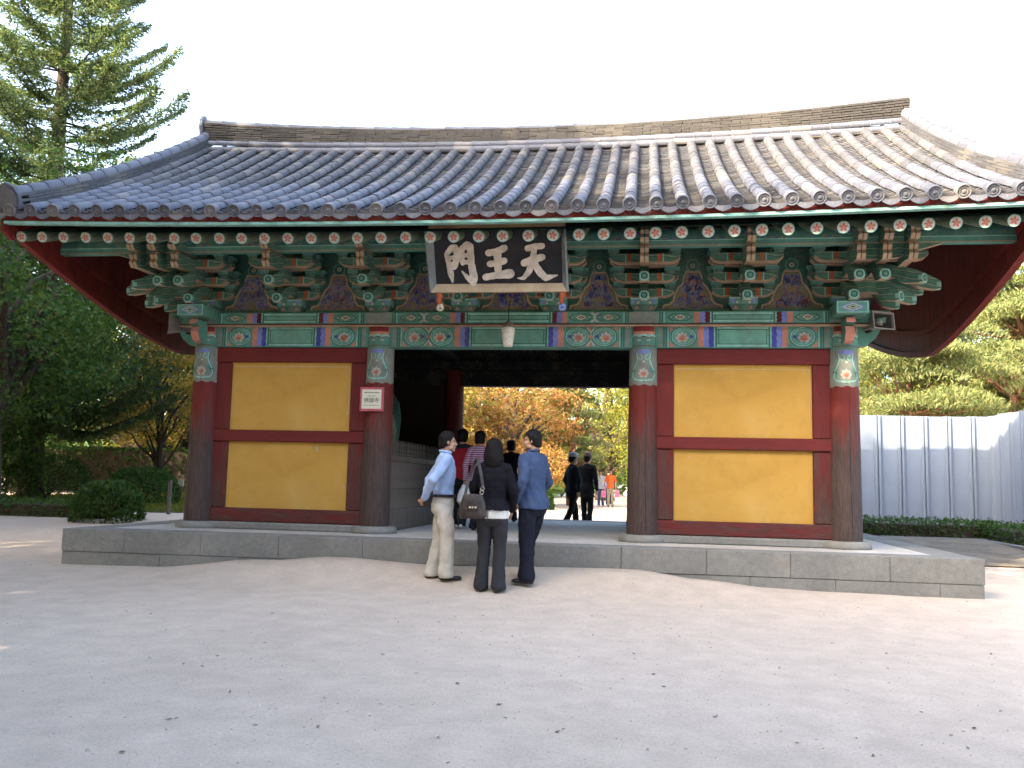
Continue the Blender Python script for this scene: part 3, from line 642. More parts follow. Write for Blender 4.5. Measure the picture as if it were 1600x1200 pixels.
# trough tiles: overlapping shallow dishes in every gap
pv = []; pf = []
for gi in range(NR+1):
    x = (-21+gi)*SPX; y = eave_y(x)-.03; k = 0
    M0 = None
    while y < YR-.25:
        p, t, n = slope_pt(x, y, .0); L = .105; jz = rnd.uniform(-.004, .006); sk_ = rnd.uniform(-.006, .006)
        b = len(pv)
        for yy, up in ((0, -.016), (0, .022+jz), (L+.04, .002)):
            for j in range(7):
                u = -.135+.27*j/6; dish = .05*(abs(u)/.135)**2
                pv.append(p+t*(yy+sk_*(j-3)*.3)+n*(up+dish)+Vector((u, 0, 0)))
        for r in range(2):
            for j in range(6): a = b+r*7+j; pf.append((a, a+1, a+8, a+7))
        if k == 0:
            M = frame(Vector((1, 0, 0)), (t*1+n*-.35).normalized(), Vector((1, 0, 0)).cross((t*1+n*-.35).normalized()), p+n*.0-t*.03)
            inst('drip_tile', LIPM, roof, M)
        y += L*t.y; k += 1
tag(inst('trough_tiles', np_mesh('trough_tiles', pv, pf, TILE_S), roof), kind='stuff')
# closed roof body below the tiles (clay bed and boards), front and back slope
def slab(name, sgn, mat, th0, th1, x0=-XE, x1=XE, y_in=.02):
    ys = np.linspace(0, 1, 14); xs = np.linspace(x0, x1, 25); mb = MB(); W = len(xs)
    for th in (th0, th1):
        for t in ys:
            for x in xs:
                ye = eave_y(x)+y_in; y = ye+(YR-ye)*t; z = bed(x, y)-th; mb.v.append((x, y if sgn > 0 else 2*YR-y, z))
    n = len(ys)*W
    for k in range(len(ys)-1):
        for j in range(W-1):
            a = k*W+j; q = (a, a+1, a+1+W, a+W); mb.f += [q, tuple(n+c for c in reversed(q))]
    for j in range(W-1): mb.f += [(j, n+j, n+j+1, j+1)]
    for k in range(len(ys)-1):
        for j in (0, W-1): a = k*W+j; mb.f.append((a, a+W, n+a+W, n+a))
    mb.m = [0]*len(mb.f); mb.sm = [False]*len(mb.f); return mb.build(name, mat, roof)
slab('clay_bed', 1, TILE_S, .02, .085); slab('clay_bed', -1, TILE_S, -.05, .085)
# eave boards: red board with scalloped top under the tiles, teal batten, sheathing on the rafters
RAF0, RAFS = 3.70, .385     # rafter axis height at y = -1.76 and slope
def raf_z(x, y): return RAF0+.085*(x/XE)**2+(y+1.76)*RAFS
n = 60; mb = MB(); mt = MB()
for i in range(n):
    xa, xb = -6.34+12.68*i/n, -6.34+12.68*(i+1)/n
    def cor(x, dy0, z0, dy1, z1): e = .085*(x/XE)**2; y = -.05*(x/XE)**2; return [(x, dy0+y, z0+e), (x, dy1+y, z0+e), (x, dy1+y, z1+e), (x, dy0+y, z1+e)]
    for m_, args in ((mb, (-1.935, 3.857, -1.86, 3.962)), (mt, (-1.955, 3.822, -1.86, 3.855))):
        A = cor(xa, *args); B = cor(xb, *args); m_.add(A+B, [(0, 4, 5, 1), (1, 5, 6, 2), (2, 6, 7, 3), (3, 7, 4, 0)])
mb.build('eave_board', paint('red'), gate); mt.build('eave_batten', paint('lteal'), gate)
sh = MB()
for i in range(24):
    xa, xb = -XE+2*XE*i/24, -XE+2*XE*(i+1)/24; ys = (-1.85, -.9, .1, 1.2, YR)
    for ya, yb in zip(ys, ys[1:]):
        f_ = lambda x, y: (x, y, min(raf_z(x, y)+.085, bed(x, y)-.09))
        sh.add([f_(xa, ya), f_(xb, ya), f_(xb, yb), f_(xa, yb)], [(3, 2, 1, 0)])
sh.build('sheathing', paint('dgreen'), gate)
# rafters with painted ends
def raf_mesh():
    L = 3.1; mb = MB(); mb.tube([(0, 0, 0), (0, .12, 0), (0, L, 0)], [.071, .076, .078], 16, 0, True, True, 0)
    return mb.mesh('rafter', [simple('rafter_paint', (.12, .15, .105), .8, .35, 4, .2, 25, (4, .5, 4))])
RAFM = raf_mesh()
def fl():
    d = Decal(lambda u, v, l: (u, -.001-LY*l, v)); d.ell(0, 0, .0705, .0705, 'lteal', 1, 0, 20)
    for k in range(8): a = R(45*k+22); d.ell(.050*math.cos(a), .050*math.sin(a), .0165, .0155, 'white', 2, 0, 8)
    d.ell(0, 0, .044, .044, 'white', 3)
    for k in range(5): d.petal(0, 0, .052, .015, R(90+72*k), 'flower', 4)
    d.ell(0, 0, .012, .012, 'tan', 5, 0, 8); return d
fd = fl(); FLM = fd.build('rafter_end_flower', None); FLme = FLM.data; bpy.data.objects.remove(FLM)
ang = math.atan(RAFS)
for x in ROWX:
    x += rnd.uniform(-.008, .008); z = raf_z(x, -1.76); o = inst('rafter', RAFM, gate, Matrix.Translation((x, -1.76-.05*(x/XE)**2, z)) @ Matrix.Rotation(ang, 4, 'X') @ Matrix.Rotation(rnd.uniform(-.3, .3), 4, 'Y'))
    inst('rafter_end_flower', FLme, o)
# main ridge of stacked tiles
rg = []
def ridge_course(z0, z1, dep, L, offs, y_c=YR, gap=.004, jit=.004, name='ridge_course'):
    mb = MB(); x = -6.05+offs-L
    while x < 6.05:
        a, b = max(x, -6.05), min(x+L, 6.05)
        if b-a > .02:
            xm = (a+b)/2; e = .17*(xm/6.1)**2+.17*(xm/6.1)**2*((z0-6.4)/.42); sl = (ridge_z(xm+.01)-ridge_z(xm))/.01*(1+(z0-6.4)/.42)
            M = Matrix.Translation((xm, y_c, e+z0)) @ Matrix.Rotation(-math.atan(sl), 4, 'Y'); dd = dep+rnd.uniform(-jit, jit)*2
            mb.box((a-xm+gap, -dd, 0), (b-xm-gap, dd, z1-z0-.002), 0, M, .002)
        x += L
    return mb.build(name, TILE_R, roof)
MB().box((-6.0, YR-.1, 6.2), (6.0, YR+.1, 6.6)).build('ridge_core', PLASTER, roof)
zz = 6.52
for k in range(7):
    ridge_course(zz, zz+.034, .145-.004*k, .32, (.16 if k % 2 else 0)+rnd.uniform(-.03, .03)); zz += .034
RT = zz
RCAP = cap_mesh(.085, .078, .33, 8, 'ridge_cap_tile'); LCAP = cap_mesh(.062, .058, .32, 8, 'ridge_round_tile')
def along_x(me, name, z, y, L, rollx=0):
    x = -6.06
    while x < 5.78:
        e = .17*(x/6.1)**2*(1+(z-6.4)/.42); sl = .34*x/37.2*(1+(z-6.4)/.42); t = Vector((1, 0, sl)).normalized(); up = Vector((0, -math.sin(rollx), math.cos(rollx))); xa = t.cross(up).normalized()
        inst(name, me, roof, frame(xa, t, xa.cross(t), (x, y+rnd.uniform(-.004, .004), z+e+rnd.uniform(-.002, .003)))); x += L
along_x(RCAP, 'ridge_cap_tile', RT-.005, YR, .318); along_x(LCAP, 'ridge_round_tile', 6.46, YR-.15, .31, R(50)); along_x(LCAP, 'ridge_round_tile', 6.36, YR-.2, .31, R(50)); along_x(LCAP, 'ridge_round_tile', 6.44, YR+.16, .31, R(-50))
for s in (-1, 1):   # ridge end ornament: upturned curved face
    z = RT+.34
    pr = [(-.17, -.5), (-.19, -.1), (-.13, .05), (-.05, .14), (0, .16), (.05, .14), (.13, .05), (.19, -.1), (.17, -.5)]
    t = MB().prism(pr, 0, .05, ((0, 1, 0), (.12*s, 0, 1), (s, 0, 0)), (s*6.06, YR, z-.03)); t.prism([(u*.72, v*.72-.03) for u, v in pr], .05, .07, ((0, 1, 0), (.12*s, 0, 1), (s, 0, 0)), (s*6.06, YR, z-.03)); t.build('ridge_end_tile', TILE, roof)
# descending ridges at both gables
DCAP = cap_mesh(.095, .086, .33, 8, 'descending_cap_tile')
def dx(s, y): t = min(1, max(0, (y+1.95)/(YR+1.95))); return s*(6.0+.24*(1-t)**1.3)
for s in (-1, 1):
    x = s*6.2
    def dpt(y, up):
        p, t, n = slope_pt(dx(s, y), y, up); q, _, _ = slope_pt(dx(s, y+.05), y+.05, up); t = (q-p).normalized(); xa = t.cross(n).normalized(); return p, t, xa.cross(t), xa
    for k in range(5):
        mb = MB(); y = eave_y(x)+.06+(.15 if k % 2 else 0)
        while y < YR-.12:
            p, t, n, xa = dpt(y, .05+.038*k); mb.box((-.12+.003*k+rnd.uniform(-.004, .004), .003, 0), (.12-.003*k, .31, .034), 0, frame(xa, t, n, p), .002); y += .315*t.y
        mb.build('descending_ridge_course', TILE_S, roof)
    y = eave_y(x)+.04
    while y < YR-.05:
        p, t, n, xa = dpt(y, .235); inst('descending_cap_tile', DCAP, roof, frame(xa, t, n, p)); y += .315*t.y
    p, t, n, xa = dpt(eave_y(x)+.03, .17)
    pr = [(-.15, -.12), (-.165, .06), (-.11, .17), (0, .22), (.11, .17), (.165, .06), (.15, -.12)]
    f2 = MB().prism(pr, -.06, 0, (xa, n, t), p); f2.prism([(u*.75, v*.75) for u, v in pr], -.085, -.06, (xa, n, t), p); f2.build('ridge_end_tile', TILE, roof)
    x = s*6.06
    # short caps over the gable edge
    y = eave_y(x)+.1
    while y < 2*YR-eave_y(x)-.1:
        p, t, n = slope_pt(x, min(y, 2*YR-y), .05)
        if y > YR: p = Vector((p.x, y, p.z)); t = Vector((0, t.y, -t.z)); n = Vector((0, -n.y, n.z))
        ax = Vector((-s, 0, .06)).normalized(); inst('gable_cap_tile', CAPM, roof, frame(ax.cross(n), ax, n, p+Vector((s*.5, 0, -.035)))); y += .27*t.y
# gable boards: every plank hangs from the roof, lower edge swings up to the eaves
def low(y): return 2.87+.89*(abs(y-YR)/4.33)**1.45
for s in (-1, 1):
    xs = s*6.33; yy = -1.86
    while yy < 2*YR+1.86:
        wd = min(.34, 2*YR+1.86-yy)
        def topz(y): yq = min(y, 2*YR-y); return bed(s*6.2, yq)-.03
        y0, y1 = yy+.002, yy+wd-.002
        P = [(y0, low(y0)), (y1, low(y1)), (y1, max(topz(y1), low(y1)+.05)), (y0, max(topz(y0), low(y0)+.05))]
        if y0 < YR < y1: P.insert(3, (YR, topz(YR)))
        MB().prism(P, -.018, .018, ((0, 1, 0), (0, 0, 1), (1, 0, 0)), (xs+rnd.uniform(-.003, .003), 0, 0)).build('gable_board', REDB, gate); yy += wd
    for hgt, th in ((.0, .06), (.36, .05)):   # battens along the lower edge, inside
        mb = MB(); n_ = 30
        for i in range(n_):
            ya, yb = -1.8+8.66*i/n_, -1.8+8.66*(i+1)/n_
            if min(bed(s*6.2, min(q, 2*YR-q)) for q in (ya, yb)) < low(ya)+hgt+.2: continue
            x0, x1 = sorted((xs-s*.02, xs-s*(.02+th))); mb.add([(x, y, low(y)+hgt+dz) for x in (x0, x1) for y in (ya, yb) for dz in (0, .09)], [(0, 1, 3, 2), (4, 6, 7, 5), (0, 2, 6, 4), (1, 5, 7, 3), (0, 4, 5, 1), (2, 3, 7, 6)])
        mb.build('gable_batten', REDB, gate)
    pr = [(-1.97, 3.82), (-1.80, 3.74), (-1.4, 3.86), (.5, 4.62), (.5, 4.8), (-1.97, 3.98)]
    MB().prism(pr, -.025, .025, ((0, 1, 0), (0, 0, 1), (1, 0, 0)), (s*6.38, 0, 0)).build('bargeboard', REDB, gate)

# ---------------------------------------------------------------- trees
def leaves(P, size, nrng, up=.5, aspect=1.7, dirs=None, dj=.5):
    """diamond leaves at points P; returns V, F"""
    n = len(P); 
    d = nrng.normal(size=(n, 3)) if dirs is None else dirs+nrng.normal(size=(n, 3))*dj
    d /= np.linalg.norm(d, axis=1)[:, None]+1e-9
    nn = nrng.normal(size=(n, 3)); nn[:, 2] += up*2; s = np.cross(d, nn); s /= np.linalg.norm(s, axis=1)[:, None]+1e-9
    nn = np.cross(s, d); L = size*nrng.uniform(.65, 1.35, n)[:, None]; W = L/aspect/2
    V = np.stack([P-d*L*.5, P+s*W+nn*L*.08, P+d*L*.5, P-s*W+nn*L*.08], 1).reshape(-1, 3)
    F = np.arange(4*n).reshape(n, 4); return V, F
def tree_root(name, label, pos, group=None, cat='tree'):
    o = empty(name, (pos[0], pos[1], ground(pos[0], pos[1])-.05)); tag(o, label, cat, group); return o
def limb_path(a, b, rr, sag=.15, n=5):
    a = Vector(a); b = Vector(b); L = (b-a).length; q = []
    for i in range(n+1):
        t = i/n; p = a.lerp(b, t); p.z += math.sin(t*math.pi)*sag*L*.5; k = math.sin(t*math.pi)*L*.05; q.append(p+Vector((rr.uniform(-k, k), rr.uniform(-k, k), 0)))
    return q
def broadleaf(pos, h, r, label, leaf, seed, z0=.3, ncl=70, per=110, lsize=.12, bark=None, name='broadleaf_tree', group=None, flat=.55, trunk=.035, lean=0, dens=1.0, droop=0., cat='tree'):
    rr = random.Random(seed); g = np.random.default_rng(seed); o = tree_root(name, label, pos, group, cat)
    zc = h*(1+z0)/2; rz = h*(1-z0)/2; cl = []
    while len(cl) < ncl:
        v = g.normal(size=3); v /= np.linalg.norm(v); v *= g.uniform(.25, 1)**.45
        wob = 1+.28*noise.noise(Vector((v[0]*2+seed, v[1]*2, v[2]*2)))
        c = np.array([v[0]*r*wob+lean*h*.1, v[1]*r*wob, zc+v[2]*rz*wob]); 
        if v[2] < -.2: c[:2] *= .8
        cl.append(c)
    tr = r*trunk*3 if trunk < .05 else trunk
    mb = MB(); top = Vector((lean*h*.1, 0, h*.8)); path = limb_path((0, 0, 0), top, rr, .03, 7)
    mb.tube(path, [tr*(1.25 if i == 0 else 1)*(1-.8*i/7) for i in range(8)], 9)
    for c in rr.sample(cl, min(len(cl), 26)):
        k = rr.uniform(.3, .75); k = min(k, max(.2, c[2]/h-.1)); a = path[int(k*7)]; mb.tube(limb_path(a, c, rr, .25), [tr*.42*(1-.16*i) for i in range(6)], 6)
    mb.build('trunk', bark or BARK, o)
    Ps = []
    for c in cl:
        cr = r*g.uniform(.2, .36); m = int(per*g.uniform(.7, 1.3)*dens); q = g.normal(size=(m, 3)); q /= np.linalg.norm(q, axis=1)[:, None]; q *= (g.uniform(0, 1, m)**.45)[:, None]
        p = c+q*np.array([cr, cr, cr*flat]); p[:, 2] -= droop*np.linalg.norm(p[:, :2]-c[:2], axis=1)**1.5; Ps.append(p)
    V, F = leaves(np.concatenate(Ps), lsize, g, .6); inst('crown', np_mesh('crown', V, F, leaf), o); return o
def conifer(pos, h, r, label, leaf, seed, z0=.12, step=.45, nb=6, per=90, lsize=.16, name='conifer_tree', group=None, rise=.25, bark=None):
    rr = random.Random(seed); g = np.random.default_rng(seed); o = tree_root(name, label, pos, group)
    mb = MB(); mb.tube([(0, 0, 0), (.05, 0, h*.4), (0, .05, h*.75), (0, 0, h)], [h*.016, h*.012, h*.006, .02], 9)
    Ps = []; Ds = []; z = h*z0
    while z < h*.98:
        k = (z-h*z0)/(h*(1-z0)); L0 = r*(1-k)**.8*(1 if k > .1 else .75+2.5*k)+.25
        for b in range(nb):
            if rr.random() < .12: continue
            a = rr.uniform(0, 2*math.pi); L = L0*rr.uniform(.6, 1.18); d = np.array([math.cos(a), math.sin(a), 0.]); zz = z+rr.uniform(-.2, .2)
            pts = [Vector((d[0]*L*t, d[1]*L*t, zz+L*(rise*t**1.6-.10*math.sin(t*3.1)))) for t in (0, .35, .7, 1)]
            mb.tube(pts, [.045*(L/r)+.012, .03*(L/r)+.01, .018, .006], 5)
            m = int(per*L/r*1.3)+12; t = g.uniform(.12, 1, m)**.8; side = np.cross(d, [0, 0, 1.]); w_ = g.normal(0, 1, m)*(.11*L*(1-t)+.13)*np.sin(np.clip(t*3, 0, 1.57))
            P = d[None]*(L*t)[:, None]+side[None]*w_[:, None]; P[:, 2] = zz+L*(rise*t**1.6-.10*np.sin(t*3.1))-np.abs(w_)*.25+g.normal(0, .06, m)
            Ps.append(P); Ds.append(np.tile(d*.6, (m, 1))+side[None]*np.sign(w_)[:, None]*.7+np.array([0, 0, -.05]))
        z += step*(1 if k < .7 else .75)
    mb.build('trunk', bark or BARK, o); V, F = leaves(np.concatenate(Ps), lsize, g, .7, 3.2, np.concatenate(Ds), .55); inst('crown', np_mesh('crown', V, F, leaf), o); return o
def pine(pos, h, r, label, seed, pads=26, per=330, lsize=.16, group=None, leaf=None, name='pine_tree'):
    rr = random.Random(seed); g = np.random.default_rng(seed); o = tree_root(name, label, pos, group); mb = MB()
    path = [Vector((0, 0, 0)), Vector((rr.uniform(-.3, .3), 0, h*.25)), Vector((rr.uniform(-.7, .7), rr.uniform(-.4, .4), h*.5)), Vector((rr.uniform(-.4, .4), 0, h*.75)), Vector((0, 0, h*.95))]
    mb.tube(path, [h*.03, h*.025, h*.02, h*.013, .03], 9); Ps = []; Ds = []
    for i in range(pads):
        k = rr.uniform(.22, 1); a = rr.uniform(0, 6.283); rad = r*(1.08-k*.75)*rr.uniform(.25, 1); c = Vector((math.cos(a)*rad, math.sin(a)*rad, h*k))
        mb.tube(limb_path(path[min(3, int(k*4))], c, rr, -.1), [h*.01*(1-.15*j) for j in range(6)], 6)
        pr = r*rr.uniform(.24, .42); m = int(per*rr.uniform(.7, 1.3)); q = g.normal(size=(m, 2)); q /= np.linalg.norm(q, axis=1)[:, None]; q *= (pr*g.uniform(0, 1, m)**.5)[:, None]
        rn = np.linalg.norm(q, axis=1)/pr; P = np.stack([c.x+q[:, 0], c.y+q[:, 1], c.z+(1-rn**2)*pr*.32+g.normal(0, .05, m)-.06], 1); tuft = g.integers(0, max(1, m//9), m)
        Ps.append(P); Ds.append(np.stack([q[:, 0]/pr*.6, q[:, 1]/pr*.6, np.full(m, .75)], 1))
    mb.build('trunk', BARKR, o); V, F = leaves(np.concatenate(Ps), lsize, g, .2, 3.4, np.concatenate(Ds), .55); inst('crown', np_mesh('crown', V, F, leaf or L_PINE), o); return o

# tall trees behind and beside the viewer; their shade falls over the court and the gate front
for i, (x, y, h, r) in enumerate([(-10.8, -7, 15.5, 4.3), (-13.5, -2.5, 15, 4.2), (-17.5, 1.5, 11, 4.0), (-9, -12.5, 13.5, 4.4), (-15, -12, 17, 5), (-4, -17.5, 14.5, 4.6), (2.5, -18, 10.5, 4.2), (-21, -5, 19, 5), (-10, -20, 17.5, 5), (8.5, -17, 8.5, 4), (-24, 5, 16, 5), (-7.5, -14.5, 9, 3.6), (-3.5, -14.8, 7.5, 2.6)]):
    broadleaf((x, y), h, r, 'tall shade tree at the edge of the sandy court opposite the gate', L_MID, 100+i, .16, 110, 95, .42, group='shade trees around the court', flat=.8)

# left of the gate
conifer((-16.3, 12.5), 21, 5.8, 'tall sunlit conifer with upswept branches rising above the roof corner', L_CON, 3, .1, .6, 9, 1050, .155, rise=.40)
broadleaf((-13.2, 6.8), 8.6, 4.0, 'thick dark trunk with low spreading dark green crown beside the gate', L_DARK, 21, .26, 130, 190, .12, trunk=.27, flat=.35, name='spreading_tree', droop=.12)
broadleaf((-17, 9), 6.8, 3.8, 'dark green tree at the far edge of the shaded hedge', L_DARK, 22, .06, 130, 170, .14, trunk=.22, flat=.4)
broadleaf((-14.2, 16), 7.5, 3.2, 'slender tree with golden brown leaves behind the lawn', L_GOLD, 23, .28, 80, 110, .11, trunk=.12)
broadleaf((-10.4, 14.5), 7, 3.0, 'yellow green tree behind the lawn near the corner column', L_YGREEN, 24, .25, 80, 110, .11, trunk=.12)
broadleaf((-9.0, 10.8), 6.2, 2.5, 'gold leaved maple over the lawn close to the corner column', L_GOLD, 25, .3, 80, 150, .11, trunk=.09, flat=.4)
for i, (x, y, h, r, lf, lb) in enumerate([(-22, 20, 11, 5, L_DARK, 'broad dark green tree in the wood behind the lawn'), (-17.5, 24, 9, 4.5, L_GOLD, 'gold leaved tree deep in the wood behind the lawn'), (-27, 16, 12, 5, L_DARK, 'tall dark tree closing the wood behind the hedge'),
     (-12.5, 24, 8, 4, L_MID, 'mid green tree deep in the wood behind the lawn'), (-23, 30, 10, 6, L_YGREEN, 'yellow green tree farthest back behind the lawn'), (-31, 26, 12, 6, L_DARK, 'wide dark tree farthest back beyond the hedge')]):
    broadleaf((x, y), h, r, lb, lf, 40+i, .08, 85, 110, .2)
# behind the passage
for i, (x, y, h, r, lf, lb) in enumerate([(-3.9, 26, 5.8, 3.1, L_ORANGE, 'orange maple seen through the gate passage'), (-7.5, 22, 6.5, 3.0, L_GOLD, 'gold tree seen through the passage beside the back column'), (-.9, 30, 5.4, 2.3, L_DARK, None),
     (2.6, 34, 9, 3.6, L_YGREEN, 'tall yellow green tree over the sunlit path'), (-6, 34, 9, 4.4, L_GOLD, 'large gold tree behind the orange maple'), (5.5, 27, 7, 3, L_GOLD, 'gold tree behind the right passage column'), (-.5, 44, 10, 5, L_YGREEN, 'wide yellow green tree at the far end of the path'), (-11, 40, 10, 6, L_MID, 'broad green tree far behind the orange maple')]):
    if lb: broadleaf((x, y), h, r, lb, lf, 60+i, .12, 95, 110, .17)
pine((-1.3, 27.5), 6.2, 1.9, 'green pine beside the orange maple behind the gate', 71, 34, 200, .2)
broadleaf((-2.4, 22.5), 2.6, 1.7, 'low orange shrub maple at the edge of the path', L_ORANGE, 72, .2, 60, 90, .11, trunk=.06)
# right of the gate, beyond the metal fence
pine((10.2, 17.5), 6.6, 3.6, 'broad red pine with layered pads above the metal fence', 81, 60, 560, .16)
pine((14.2, 20), 8.2, 3.6, 'taller red pine behind the fence corner', 82, 60, 560, .17)
broadleaf((18.6, 27), 12, 4.2, 'pale green drooping tree beyond the fence corner', L_PALE, 83, .1, 100, 150, .16, droop=.25, flat=.9)
for i, (x, y, h, r, lf, lb) in enumerate([(13.5, 28, 8, 4, L_YGREEN, 'yellow green tree behind the red pines'), (7.5, 25, 7, 3.6, L_YGREEN, 'rounded yellow green tree showing between column and pine'), (23, 22, 10, 4, L_PALE, 'pale tree at the edge beyond the fence corner'), (16.8, 21, 7, 3, L_YGREEN, 'bushy yellow green tree close behind the fence corner'), (20, 36, 12, 6, L_MID, 'big green tree far behind the pale drooping tree'), (10, 38, 9, 5, L_MID, 'wide green tree far behind the red pines')]):
    broadleaf((x, y), h, r, lb, lf, 90+i, .04, 130, 130, .17)
# far wood that closes the horizon on both sides of the court
g = np.random.default_rng(5); Ps = []
for k in range(700):
    a = g.uniform(math.radians(150), math.radians(330)); q = g.uniform(40, 52); hh = g.uniform(8, 16); m = 40
    Ps.append(np.stack([q*math.cos(a)+g.normal(0, 1.8, m), -8+q*math.sin(a)+g.normal(0, 1.8, m), g.uniform(0, 1, m)*hh], 1))
for k in range(420):
    x = g.uniform(-85, 80); y = g.uniform(52, 72); hh = g.uniform(3, 9); m = 60
    Ps.append(np.stack([x+g.normal(0, 1.6, m), y+g.normal(0, 1.6, m), g.uniform(0, 1, m)*hh], 1))
V, F = leaves(np.concatenate(Ps), .95, g, .5); tag(inst('far_wood', np_mesh('far_wood', V, F, L_MID)), 'distant wood of green trees closing off the horizon', 'wood', kind='stuff')

# ---------------------------------------------------------------- hedges, shrubs, lawn
def hedge(name, label, lo, hi, leaf, seed, n, ls=.07, rnd_=.06, cat='hedge', group=None):
    g = np.random.default_rng(seed); o = empty(name, ((lo[0]+hi[0])/2, (lo[1]+hi[1])/2, lo[2])); tag(o, label, cat, group); c = np.array(o.location); lo = np.array(lo); hi = np.array(hi); P = g.uniform(size=(n, 3))
    ax = g.integers(0, 5, n)      # points near the five open faces
    for i, (k, v) in enumerate(((0, 0), (0, 1), (1, 0), (2, 1), (1, 1))): m = ax == i; P[m, k] = v
    P = lo+P*(hi-lo)+g.normal(0, rnd_, (n, 3))*.6; V, F = leaves(P-c, ls, g, .4, 1.6); inst('foliage', np_mesh('foliage', V, F, leaf), o)
    mb = MB(); e = .06; mb.box(tuple(lo+e-c), tuple(hi-e*1.2-c)); mb.build('twigs', BARK, o); return o
hedge('clipped_hedge', 'low clipped hedge running along the foot of the metal fence', (5.2, 6.5, -.2), (8.6, 7.3, .17), L_DARK, 1, 5200, .06)
hedge('clipped_hedge', 'low clipped hedge turning forward at the fence corner', (8.35, 2.2, -.3), (9.1, 6.45, .15), L_DARK, 2, 4200, .06)
hedge('clipped_hedge', 'low dark hedge in front of the thick dark trunk', (-16.5, 4.6, -.3), (-8.9, 5.5, .12), L_DARK, 3, 7000, .07)
hedge('tall_hedge', 'tall dark hedge closing the back of the lawn', (-24, 21.6, -.1), (-7.5, 22.8, 1.7), L_DARK, 33, 9000, .16)
hedge('tall_hedge', 'tall dark hedge deep in the shade beyond the thick trunk', (-27, 11.5, -.2), (-19.5, 12.5, 1.5), L_DARK, 34, 4000, .16)
def bush(pos, r, h, label, seed, leaf=None, n=4200):
    g = np.random.default_rng(seed); o = empty('round_bush', (*pos, ground(*pos)-.02)); tag(o, label, 'bush'); q = g.normal(size=(n, 3)); q /= np.linalg.norm(q, axis=1)[:, None]; q[:, 2] = np.abs(q[:, 2]); q = np.sign(q)*np.abs(q)**.75
    P = q*np.array([r, r, h])*g.uniform(.88, 1.05, n)[:, None]; V, F = leaves(P, .075, g, .4, 1.6); inst('foliage', np_mesh('foliage', V, F, leaf or L_DARK), o)
    mb = MB()
    for k in range(7): a = k*.9; mb.tube([(0, 0, 0), (math.cos(a)*r*.3, math.sin(a)*r*.3, h*.5), (math.cos(a)*r*.7, math.sin(a)*r*.7, h*.75)], [.03, .02, .01], 5)
    mb.build('stem', BARK, o)
bush((-8.55, 4.3), .62, .78, 'clipped round dark bush at the end of the hedge by the platform', 4)
bush((-11.5, 10.5), .9, 1.0, 'loose round bush behind the hedge near the thick trunk', 5)
bush((-15, 11.5), 1.1, 1.3, 'larger round bush deep in the shade left of the trunk', 6)
bush((-18.5, 14), 1.4, 1.6, 'big dark bush far behind the hedge', 7)
bush((-20, 8), 1.3, 1.5, 'big dark bush beyond the far end of the hedge', 8)
bush((-1.9, 20.5), .55, .9, 'dark clipped bush beside the sunlit path behind the gate', 9)
bush((-4.2, 19.5), .9, 1.3, 'dark bush behind the striped walker across the path', 10)
bush((4.4, 22), .9, 1.2, 'green bush at the right edge of the sunlit path', 11, L_MID)
g = np.random.default_rng(11); n = 26000; P = np.stack([g.uniform(-18, -5.8, n), g.uniform(7.4, 21, n), np.zeros(n)], 1)
P[:, 2] = [ground(a, b)+.03 for a, b in P[:, :2]]
V, F = leaves(P, .11, g, 0, 3.2, np.tile([0, 0, 1.], (n, 1)), .45); tag(inst('lawn_grass', np_mesh('lawn_grass', V, F, L_YGREEN)), 'sunlit lawn grass beyond the hedge beside the gate', 'grass', kind='stuff')
mb = MB()
for i in range(12):
    for j in range(14):
        q = [(-18+i*1.02, 7.3+j), (-18+(i+1)*1.02, 7.3+j), (-18+(i+1)*1.02, 8.3+j), (-18+i*1.02, 8.3+j)]; mb.add([(a, b, ground(a, b)+.012) for a, b in q], [(0, 1, 2, 3)])
tag(mb.build('lawn', simple('lawn_soil', (.07, .09, .025), .95, .3, 4, .3)), kind='structure')
# soil strip by the right hedge with stone edging
mb = MB(); xs = np.linspace(6.0, 8.4, 9); ys = np.linspace(2.0, 6.6, 12)
for a, b in zip(xs, xs[1:]):
    for c, d_ in zip(ys, ys[1:]): mb.add([(x, y, ground(x, y)+.02) for x, y in ((a, c), (b, c), (b, d_), (a, d_))], [(0, 1, 2, 3)])
tag(mb.build('soil_bed', simple('dry_soil', (.2, .165, .12), .95, .35, 3, .5)), kind='structure')
eg = empty('stone_edging', (7.6, 4.5, -.2)); tag(eg, 'row of low stone kerb pieces in front of the right hedge', 'edging')
for i in range(5): x = 5.9+i*.5; MB().bbox((x+.01-7.6, 6.28-4.5, -.08), (x+.49-7.6, 6.4-4.5, .075), .015).build('kerb_stone', STONE, eg)
for i in range(8): y = 2.2+i*.5; MB().bbox((8.16-7.6, y+.01-4.5, -.1), (8.28-7.6, y+.49-4.5, .07), .015).build('kerb_stone', STONE, eg)

